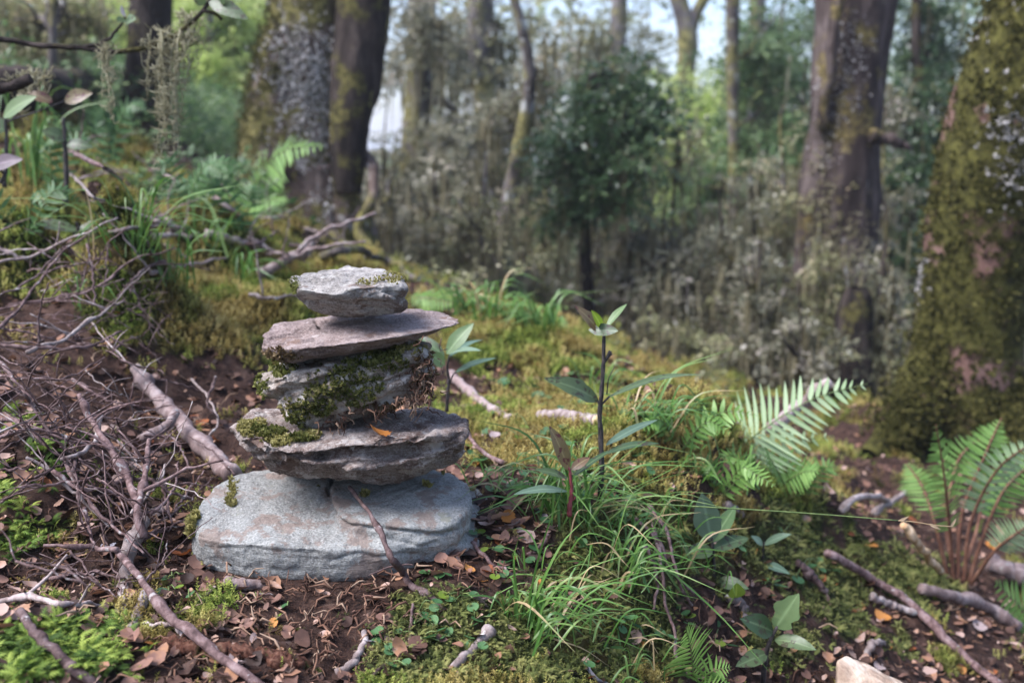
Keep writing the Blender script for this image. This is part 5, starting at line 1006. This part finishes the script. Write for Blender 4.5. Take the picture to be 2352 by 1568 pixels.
def lichen_on(root, Cs, ells, n, size, mat='lichen', name='lichen_patch', thr=.45, front=True, tmpl=None):
    V = np.concatenate([c_[2] for c_ in Cs]); C = np.concatenate([np.repeat(c_[0], len(c_[2])//len(c_[0]), 0) for c_ in Cs]); Nn = V-C; Nn /= np.linalg.norm(Nn, axis=1)[:, None]+1e-9
    px, py = proj(V); m = np.zeros(len(V))
    for e in ells: m = np.maximum(m, ell(px, py, *e))
    ok = np.nonzero((m+.4*fbm(V*5, 3) > thr) & (Nn[:, 1] < .4))[0]
    if not len(ok): return
    idx = ok[RS.randint(0, len(ok), n)]; mb = MB(); tv, tt = moss_tufts(6, 1.0, 1.3) if tmpl is None else tmpl
    jt = RS.normal(size=(n, 3))*np.linalg.norm(V[1]-V[0])*.8; jt -= Nn[idx]*(jt*Nn[idx]).sum(1)[:, None]; p = V[idx]+jt+RS.normal(size=(n, 3))*size*.4; scatter(mb, tv, None, tt, p, align(Nn[idx]+RS.normal(size=(n, 3))*.5, n), size*RS.uniform(.5, 1.3, n)); o = mb.build(name, M[mat], root, False); o['kind'] = 'stuff'

t1, C1 = tree('big lichen-covered double-stemmed tree on the hill behind the cairn', 4.2,
  [[(730,640,350),(715,560,300),(695,450,255),(682,350,238),(690,230,212),(702,150,195),(718,0,165),(730,-200,155),(745,-700,130)],[(790,600,60,-.15),(795,450,55,-.2),(803,300,76,-.2),(822,150,100,-.15),(836,0,104,-.1),(850,-300,98),(880,-700,85)]], 'bark_left',
  [], 'fol_mid', .2, 60, limbs=[[(760,560,60,-.3),(820,610,40,-.5),(870,640,26,-.7)],[(680,560,70,-.2),(600,600,40,-.5),(540,625,24,-.7)],[(800,300,40),(860,420,22,-.3),(830,520,22,-.4),(865,600,24,-.5)]], k=30, n=70, ridged=.16)
# the dark second stem is a part of its own
mb = MB(); CD = trunk_mesh(mb, [(797,440,58,-.215),(803,300,82,-.215),(823,150,106,-.165),(837,0,110,-.115),(851,-300,104,-.02),(881,-700,90,-.02)], 4.2, .16, 60, 22, 9.9); mb.build('second_stem', M['bark_dark'], t1)
lichen_on(t1, C1[:1], [(690,180,80,130),(730,260,60,60),(680,100,50,50),(740,330,60,50),(770,480,40,60),(640,300,30,40)], 1900, .011, thr=.55)
lichen_on(t1, C1[:1], [(600,300,60,250),(620,100,50,150)], 2200, .014, 'trunk_moss', 'moss_patch')

t10, C10 = tree('leaning moss-covered tree at the right frame edge', 2.9,
  [[(2190,1080,400),(2200,990,330),(2212,900,270),(2222,770,232),(2232,620,222),(2262,430,222),(2312,250,226),(2372,80,228),(2430,-80,225),(2520,-400,210)],[(1995,1050,40,-.3),(2050,1000,80,-.22),(2105,930,120,-.1),(2165,830,150,0),(2205,720,150,.03)],[(2400,1110,50,-.4),(2345,1040,80,-.3),(2300,950,110,-.12),(2260,850,130,0),(2240,760,130,.03)]], 'bark_mossy', [], 'fol_mid', .2,
  k=34, n=80, ridged=.10)
lichen_on(t10, C10, [(2230,600,130,420),(2320,200,140,220),(2120,930,80,80),(2200,950,150,120)], 9500, .011, 'trunk_moss', 'moss_coat', .30)
lichen_on(t10, C10[:1], [(2338,290,38,60),(2345,420,20,50)], 260, .012, thr=.6)
lichen_on(t10, C10[:1], [(2250,335,12,12),(2300,60,14,20),(2112,640,12,40)], 50, .010, thr=.5)

t9, C9 = tree('thick grey trunk with a dark furrow standing behind the mossy tree', 4.7,
  [[(1918,760,205),(1922,620,185),(1925,520,172),(1930,400,165),(1945,300,150),(1955,150,150),(1965,0,165),(1975,-150,165),(1990,-600,140)]], 'bark_right', [], 'fol_mid', .2, 60,
  limbs=[[(2000,310,30,-.2),(2060,325,22,-.2),(2090,340,12,-.2)],[(1990,600,40),(2060,640,20,-.3)],[(1890,300,30,-.12),(1905,150,26,-.18),(1925,30,26,-.2),(1950,-60,20,-.2)]], k=30, n=70, ridged=.17)
lichen_on(t9, C9, [(1920,250,50,150),(1900,330,40,60),(1950,100,30,80)], 420, .009, thr=.58); lichen_on(t9, C9, [(1885,500,30,300),(1930,560,60,60)], 600, .014, 'beard', 'moss_patch')

tree('slim two-toned trunk beside the big lichened tree', 7.2, [[(940,640,70),(945,480,62),(952,330,58),(960,200,56),(968,80,60),(972,-20,66),(980,-300,60)]], 'bark_thin', [(930,150,.4,110,90,240),(1010,60,-.3,90,90,180),(930,420,-.2,110,90,260),(1040,330,-.5,60,60,120)], 'fol_grey', .24, 160, .5, limbs=[[(985,230,22),(1020,235,18),(1050,255,12)]])
tree('dark straight trunk with mossy branches left of the leaning pole', 8.2, [[(1100,640,60),(1098,420,52),(1112,250,46),(1100,100,46),(1104,0,58),(1108,-300,52)]], 'bark_far', [(1060,120,.2,90,80,200),(1150,60,.2,90,70,200),(1080,330,-.4,110,100,260),(1130,180,.4,80,90,160)], 'fol_olive', .26, 220, .6)
tree('thin leaning crooked pole tree with hanging moss', 5.2, [[(1128,700,30),(1140,620,28),(1162,500,32),(1185,380,38),(1208,270,34),(1216,170,28),(1200,70,22),(1168,-60,20),(1140,-300,18)]], 'bark_thin', [(1190,420,.4,70,80,60),(1090,470,.3,110,100,120),(1240,160,.3,100,100,140),(1150,280,.3,70,70,80),(1060,560,.2,120,60,80)], 'fol_grey', .19, 380, .32, limbs=[[(1172,440,20),(1190,330,16,.1),(1240,250,10,.2)]], k=12, bw=.016)
tree('small dense dark green tree in the middle of the clearing', 4.6, [[(1352,720,30),(1346,600,27),(1344,480,24),(1348,380,20),(1352,260,12),(1354,180,7)]], 'bark_dark', [(1400,290,0,95,70,330),(1295,340,-.1,60,60,170),(1470,240,.15,65,60,190),(1330,420,-.1,70,45,160),(1440,370,-.2,60,40,120),(1360,210,.1,60,45,120),(1400,450,-.2,60,40,110),(1300,490,0,60,40,90),(1420,170,.2,50,35,60)], 'fol_dark', .15, 160, .25, k=12)
tree('thin lichened pole in the bright gap', 6.6, [[(1680,700,26),(1684,500,24),(1686,350,26),(1682,200,28),(1684,0,30),(1690,-300,26)]], 'bark_thin', [(1760,260,.4,90,130,330),(1740,120,.4,90,90,230),(1640,420,.5,80,50,120),(1800,380,0,90,90,260)], 'fol_mid', .24, 80, .5, k=12)
tree('forked dark trunk against the bright sky gap', 9.5, [[(1572,460,46),(1570,300,42),(1572,190,42),(1580,90,44),(1552,-40,34),(1530,-300,30)],[(1578,100,30),(1600,30,26),(1640,-60,22),(1680,-300,20)]], 'bark_far', [(1520,330,.3,110,90,220),(1640,330,.5,110,110,260)], 'fol_bright', .3, 60, .5, k=12)
tree('pale far trunk between the forked trunk and the dense tree', 11, [[(1420,560,40),(1418,300,38),(1420,120,36),(1425,-100,34),(1430,-300,32)]], 'bark_far', [(1400,80,.3,120,90,230),(1470,150,.3,60,60,120),(1330,140,.2,100,90,220)], 'fol_olive', .32, 60, .6, k=10)
tree('tall far trunk right of the bright sky gap', 10, [[(1745,600,40),(1742,300,36),(1740,0,36),(1742,-300,32)]], 'bark_far', [(1800,60,.3,110,100,300),(1730,200,.3,70,90,160),(1790,200,-.4,90,90,240)], 'fol_mid', .32, 60, .6, k=10)
tree('dark green leafy tree between the two thick trunks', 6.2, [[(2120,780,40),(2115,500,36),(2110,250,30),(2105,50,22),(2100,-150,12)]], 'bark_dark', [(2110,250,0,90,110,420),(2150,120,.3,90,90,230),(2080,420,-.2,80,90,330),(2170,380,.2,80,100,300),(2120,10,.2,90,60,110),(2090,560,-.3,90,80,260)], 'fol_dark', .2, 60, .35, k=12)
tree('black mossy trunk at the top left behind the hanging branch', 5.2, [[(318,420,140),(325,330,120),(336,240,104),(342,120,92),(345,0,88),(350,-250,80)]], 'bark_dark', [], 'fol_olive', .22, 50, limbs=[[(310,300,60),(250,260,46,-.1),(170,225,30,-.2)]])
tree('thin grey pole tree near the upper frame corner', 4.4, [[(112,420,24),(116,250,20),(120,120,18),(124,0,18),(128,-250,16)]], 'bark_thin', [(60,60,.3,90,90,180),(160,40,.5,90,80,170),(40,170,.2,70,40,80)], 'fol_olive', .16, 140, .3, k=10)
tree('yellow-green beech sapling glowing behind the hilltop', 8.5, [[(470,520,34),(475,300,26),(480,120,20),(482,-50,12)]], 'bark_thin', [(470,180,0,100,110,330),(400,80,.3,90,90,260),(520,60,.3,70,90,200),(500,300,-.3,70,80,200),(240,80,.4,120,90,240),(200,180,.2,90,60,160)], 'fol_bright', .3, 40, .4, k=10)  # its sunny glow is put into the leaf colour
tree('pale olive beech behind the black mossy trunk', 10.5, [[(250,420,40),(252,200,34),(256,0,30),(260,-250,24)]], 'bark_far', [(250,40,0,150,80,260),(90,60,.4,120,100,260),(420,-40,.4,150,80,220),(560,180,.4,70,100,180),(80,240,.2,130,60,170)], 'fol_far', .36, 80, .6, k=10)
# understorey saplings, each with its own stem
sap = [(1800,830,300,12,5.0,'beside the thick grey trunk',[(1800,520,0,80,70,150),(1830,650,-.2,80,70,160),(1770,420,.2,70,60,120)]),(1662,910,470,10,4.3,'behind the tall black stem',[(1660,560,0,75,60,150),(1640,690,-.1,75,60,150),(1690,640,.1,60,60,110)]),
 (1606,800,470,10,4.6,'left of the lichened pole',[(1600,520,0,65,55,130),(1580,640,-.1,75,65,150)]),(1112,640,380,13,4.2,'beside the crooked pole',[(1080,520,.2,70,55,120),(1140,600,.1,60,40,80)]),(1530,860,520,9,4.4,'over the bank crest',[(1530,600,0,75,65,150),(1500,720,-.1,75,55,130)]),
 (1740,880,560,11,4.0,'above the pale fern',[(1740,640,0,65,60,140),(1760,760,-.1,75,60,140)]),(1880,900,520,10,4.2,'in front of the thick grey trunk',[(1880,640,.0,75,70,140),(1870,780,-.1,75,60,150)]),(1450,760,470,9,4.8,'right of the dense dark tree',[(1450,540,0,75,65,150),(1430,650,-.1,75,55,140)]),
 (2030,900,520,12,4.0,'left of the mossy tree',[(2040,640,0,65,75,150),(2030,780,-.1,65,65,140)]),(1250,740,430,10,5.0,'left of the dense dark tree',[(1250,520,0,75,65,150),(1230,630,-.1,75,55,130)]),(1000,640,420,10,5.2,'behind the top stone',[(990,500,0,65,55,120),(1020,580,-.1,65,45,110)]),
 (880,600,380,9,4.9,'beside the big lichened tree',[(890,480,0,45,50,90),(880,560,-.1,55,35,80)]),(1950,860,600,9,4.1,'below the thick grey trunk',[(1950,700,0,65,55,130),(1980,820,-.1,60,45,100)]),(1380,780,600,9,5.2,'in the shade of the dense dark tree',[(1380,660,.1,75,45,130),(1330,600,.1,55,45,110)]),
 (1840,900,700,9,3.7,'low above the pale fern frond',[(1840,800,0,75,55,120)]),(1580,880,700,8,3.8,'low behind the golden moss bank',[(1580,790,0,85,55,120)]),(1200,720,600,8,4.5,'low behind the slate tip',[(1210,660,0,75,40,110)]),(2330,760,300,12,5.5,'at the right frame edge behind the mossy tree',[(2340,500,0,60,160,200)]),
 (1700,800,480,8,5.6,'deep in the thicket',[(1710,520,.2,75,55,130),(1720,740,.1,75,55,130)]),(800,700,640,8,3.6,'in the roots of the big lichened tree',[(860,640,0,60,30,60)])]
for i, (px, py0, py1, w, Y, wh, cr) in enumerate(sap):
    j = random.uniform(-10, 10); cr = [(a, b_, c_, d*1.15, e*1.35, int(f*.42)) for a, b_, c_, d, e, f in cr]+[(px, (py0+py1)/2, 0, 90, (py0-py1)*.45, 40)]
    tree(f'thin grey-leaved sapling hung with moss {wh}', Y, [[(px, py0+40, w), (px+j, (py0+py1)/2, w*.85), (px-j, py1, w*.6), (px, py1-60, w*.35)]], 'bark_dark' if i % 3 else 'bark_thin', cr, 'fol_grey' if i % 3 else 'fol_olive', .12, 380, .2, 'sapling', 'sapling', k=8, n=24, group='moss-hung saplings of the thicket', bw=.007)
_t = 'first second third fourth fifth sixth seventh eighth ninth tenth eleventh twelfth thirteenth fourteenth fifteenth sixteenth seventeenth eighteenth nineteenth twentieth'.split()
ORD = _t+['twenty-'+q for q in _t[:9]]+['thirtieth']
for i, px in enumerate(sorted(random.uniform(860, 2080) for _ in range(30))):      # bare poles of the thicket
    Y = random.uniform(4.6, 9.5); w = random.uniform(7, 17); b_ = random.uniform(620, 820); t_ = random.uniform(150, 420); j = random.uniform(-25, 25)
    tree(f'{ORD[i]} thin bare pole from the big lichened tree in the thicket', Y, [[(px, b_+60, w*1.2), (px+j*.4, (b_+t_)/2, w), (px+j, t_, w*.6)]], ['bark_thin', 'bark_dark', 'bark_far'][i % 3], [(px+j, t_+60, 0, 55, 75, 34), (px+j*.4, (b_+t_)/2+40, -.1, 60, 90, 26)], ['fol_grey', 'fol_olive', 'fol_mid'][i % 3], .025*Y+.02, 150, .035*Y, 'pole_tree', 'tree', k=7, n=18, group='bare poles of the thicket', bw=.0013*Y)
# hollow dark stump
mb = MB(); Ct = trunk_mesh(mb, [(1950,930,120),(1955,850,95),(1962,760,80),(1966,690,70),(1968,660,40)], 3.9, .3, 26, 18, 4.4, True); mb.thing('tree_stump', M['bark_dark'], 'dark rotten stump standing left of the mossy tree', 'stump')
hull_stone('timber_offcut', 'bleached blunt wedge of wood at the bottom right corner', M['timber'], [A((1921,1516,1.10),(1944,1506,1.12),(2065,1570,1.10),(2140,1620,1.08),(1916,1620,1.08),(2000,1640,1.06),(1935,1530,1.22),(2080,1570,1.24),(2150,1640,1.24),(1930,1640,1.24))], .003, 3, (.5, .1, -.6), .002, 60, .002, (), 6, .001, None)[0]['category'] = 'wood'
# ================================================================== HANGING BRANCH, TOP LEFT
Yh = 1.75; root = empty('overhanging_branch', at(-60,80,Yh), 'thin bare branch draped with pale moss reaching in at the top left', 'branch'); mb = MB()
def px3(*L): return crom([at(q[0], q[1], Yh+(q[2] if len(q) > 2 else 0)) for q in L], 30)
Hb = px3((-60,78),(0,90),(90,104),(180,108),(280,118),(360,102),(430,62),(475,15),(500,-40)); tube(mb, wiggle(Hb, .004, None, 3), np.linspace(.0052, .0035, 30), 8, .15, .5, 60)
H2 = px3((185,110),(235,98),(265,75),(288,40)); tube(mb, wiggle(H2, .003, None, 5), np.linspace(.0036, .0022, 30), 7, .15, .5, 60); H3 = px3((465,25),(490,30),(510,45)); tube(mb, H3, .003, 6)
H4 = px3((-60,215,-.2),(20,200,-.2),(70,180,-.2)); tube(mb, H4, .008, 7, .2, .5, 60); mb.build('twig', M['bark_dark'], root)
for x0, y0, x1, y1, w, mt in [(288,45,268,50,22,'seedling_leaf'),(290,48,312,44,26,'seedling_leaf'),(286,38,278,12,10,'leaf_grey'),(480,0,570,45,40,'fol_leaf'),(470,10,440,-20,30,'fol_leaf'),(500,10,520,-20,34,'fol_leaf')]:
    V, Q = leaf_grid(at(x0,y0,Yh), at(x1,y1,Yh-.02), w*Yh/FP, (.1,-1,.3), .04, .15, 9, .7, .75); mb = MB(); mb.add(V, Q); mb.build('leaf', M['seedling_leaf' if mt == 'fol_leaf' else mt], root)
def drape(n, cx, y0, y1, wx, name='hanging_moss'):
    mb = MB()
    for i in range(n):
        px = random.gauss(cx, wx); top = y0+random.uniform(-15, 25); L = (y1-y0)*random.uniform(.12, 1.0)**1.3*math.exp(-((px-cx)/(wx*2))**2); Yq = Yh+random.gauss(0, .015); m = 12
        P = crom([at(px, top, Yq), at(px+random.gauss(0, 6), top+L*.5, Yq), at(px+random.gauss(0, 12), top+L, Yq)], m); tube(mb, wiggle(P, .006, 60, i), np.linspace(.0012, .0006, m), 4)
        for j in range(int(L/9)):
            p = P[random.randint(0, m-1)]; d = np.array([random.gauss(0, 1), random.gauss(0, .6), random.uniform(-.5, .6)]); d /= np.linalg.norm(d); l_ = random.uniform(.006, .018); tube(mb, crom([p, p+d*l_*.6, p+d*l_+np.array([0, 0, .004])], 4), np.array([.0010, .0010, .0008, .0004]), 3)
    o = mb.build(name, M['beard_near'], root); o['kind'] = 'stuff'
drape(46, 388, 80, 390, 30); drape(16, 246, 104, 290, 9); drape(16, 440, 30, 190, 16); drape(34, 65, 165, 260, 28)

# ================================================================== FAR FOREST, ONE MASS
holes = [(1250,120,70,70),(2180,60,60,80),(860,60,50,80),(1380,180,60,50),(1540,200,90,60),(1480,150,120,110),(1620,110,110,120),(1020,40,60,60),(1160,30,70,40),(1545,60,60,110),(1780,30,70,60),(2090,90,50,60),(915,200,40,110),(1050,250,60,40),(1700,60,50,70),(2230,10,60,40),(1330,60,50,40),(1420,60,60,60)]
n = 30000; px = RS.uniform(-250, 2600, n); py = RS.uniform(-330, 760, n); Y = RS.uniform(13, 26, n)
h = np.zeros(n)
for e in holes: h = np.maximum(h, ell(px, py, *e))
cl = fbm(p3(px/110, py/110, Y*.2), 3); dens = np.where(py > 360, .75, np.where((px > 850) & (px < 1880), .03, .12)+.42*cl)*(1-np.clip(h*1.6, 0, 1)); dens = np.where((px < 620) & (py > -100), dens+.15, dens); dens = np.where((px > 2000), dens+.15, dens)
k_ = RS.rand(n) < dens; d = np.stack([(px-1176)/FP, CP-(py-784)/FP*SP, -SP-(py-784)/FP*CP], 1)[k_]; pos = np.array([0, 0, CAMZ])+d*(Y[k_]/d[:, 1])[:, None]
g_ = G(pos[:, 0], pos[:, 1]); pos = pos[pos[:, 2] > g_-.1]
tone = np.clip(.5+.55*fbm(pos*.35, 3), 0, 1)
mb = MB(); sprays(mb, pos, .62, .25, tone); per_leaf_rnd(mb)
mb.thing('far_forest', M['fol_far'], 'far wall of forest leaves with sunlight painted into their colour beyond the thicket', 'forest', None, False, 'stuff')
# sunlight painted into leaves behind the hilltop and beside the lichened pole
for nm, lab, n, bx, Yr, sz in [('sun_painted_foliage', 'bright yellow-green leaves with sunlight painted into their colour behind the hilltop', 1500, (170, 640, -120, 300), (8.8, 13), .36), ('sun_painted_foliage', 'bright green leaves painted as sunlit in the gap beside the lichened pole', 520, (1500, 1740, 170, 460), (8, 11), .3)]:
    px = RS.uniform(bx[0], bx[1], n); py = RS.uniform(bx[2], bx[3], n); Y = RS.uniform(*Yr, n); k_ = fbm(p3(px/70, py/70, Y*.3), 2) > -.1
    pos = np.array([at(a, b_, c_) for a, b_, c_ in zip(px[k_], py[k_], Y[k_])]); mb = MB(); sprays(mb, pos, sz, .25); per_leaf_rnd(mb); mb.thing(nm, M['fol_bright'], lab, 'foliage', None, False, 'stuff')
# low undergrowth: loose on the flat, denser on the hilltop
n = 2000; y = 2.8+9*RS.rand(n)**1.1; x = (RS.rand(n)-.4)*1.2*y; pz = G(x, y); px, py = proj(np.stack([x, y, pz], 1)); k_ = (px > 950) & (px < 2450) & ~((np.hypot(x-1.3, y-2.9) < .6)) & (fbm(p3(x*1.5, y*1.5, 2.), 2) > -.1) & ~((px > 1850) & (y < 3.4))
mb = MB(); pos = np.stack([x, y, pz+RS.rand(n)**2*.35*np.clip(y/5, .5, 2)], 1)[k_]; sprays(mb, pos, .08+.012*y[k_], 0); per_leaf_rnd(mb)
mb.thing('undergrowth', M['fol_olive'], 'low olive undergrowth over the forest floor behind the bank', 'undergrowth', None, False, 'stuff')
n = 6000; y = 2.5+7*RS.rand(n); x = -.25*y-RS.rand(n)*.45*y; pz = G(x, y); px, py = proj(np.stack([x, y, pz], 1)); k_ = (px > -200) & (px < 900) & (fbm(p3(x*2, y*2, 5.), 2)+.12*(y-3.2) > .05) & (np.hypot(x+.85, y-4.2) > .8)
mb = MB(); pos = np.stack([x, y, pz+RS.rand(n)**2*.25*np.clip((y-2)/3, .1, 1.2)], 1)[k_]; sprays(mb, pos, .07+.018*y[k_], 0); per_leaf_rnd(mb)
mb.thing('undergrowth', M['fol_mid'], 'green undergrowth covering the hilltop beside the big lichened tree', 'undergrowth', None, False, 'stuff')

# ================================================================== HAZE
import bmesh
bm = bmesh.new(); bmesh.ops.create_cube(bm, size=1.0); hm = bpy.data.meshes.new('haze'); bm.to_mesh(hm); bm.free()
hz = link('haze', hm); hz.scale = (820, 1300, 34); hz.location = (0, 580, -34/2+11); tag(hz, 'thin pale forest haze filling the air', 'haze', None, 'stuff')
t = NT('haze'); t.n.remove(t.b); v = t.new('VolumePrincipled'); v.inputs['Color'].default_value = (.93, .96, 1, 1); v.inputs['Density'].default_value = .003; v.inputs['Anisotropy'].default_value = .2
t.ln(v.outputs[0], t.out.inputs['Volume']); hm.materials.append(t.m)
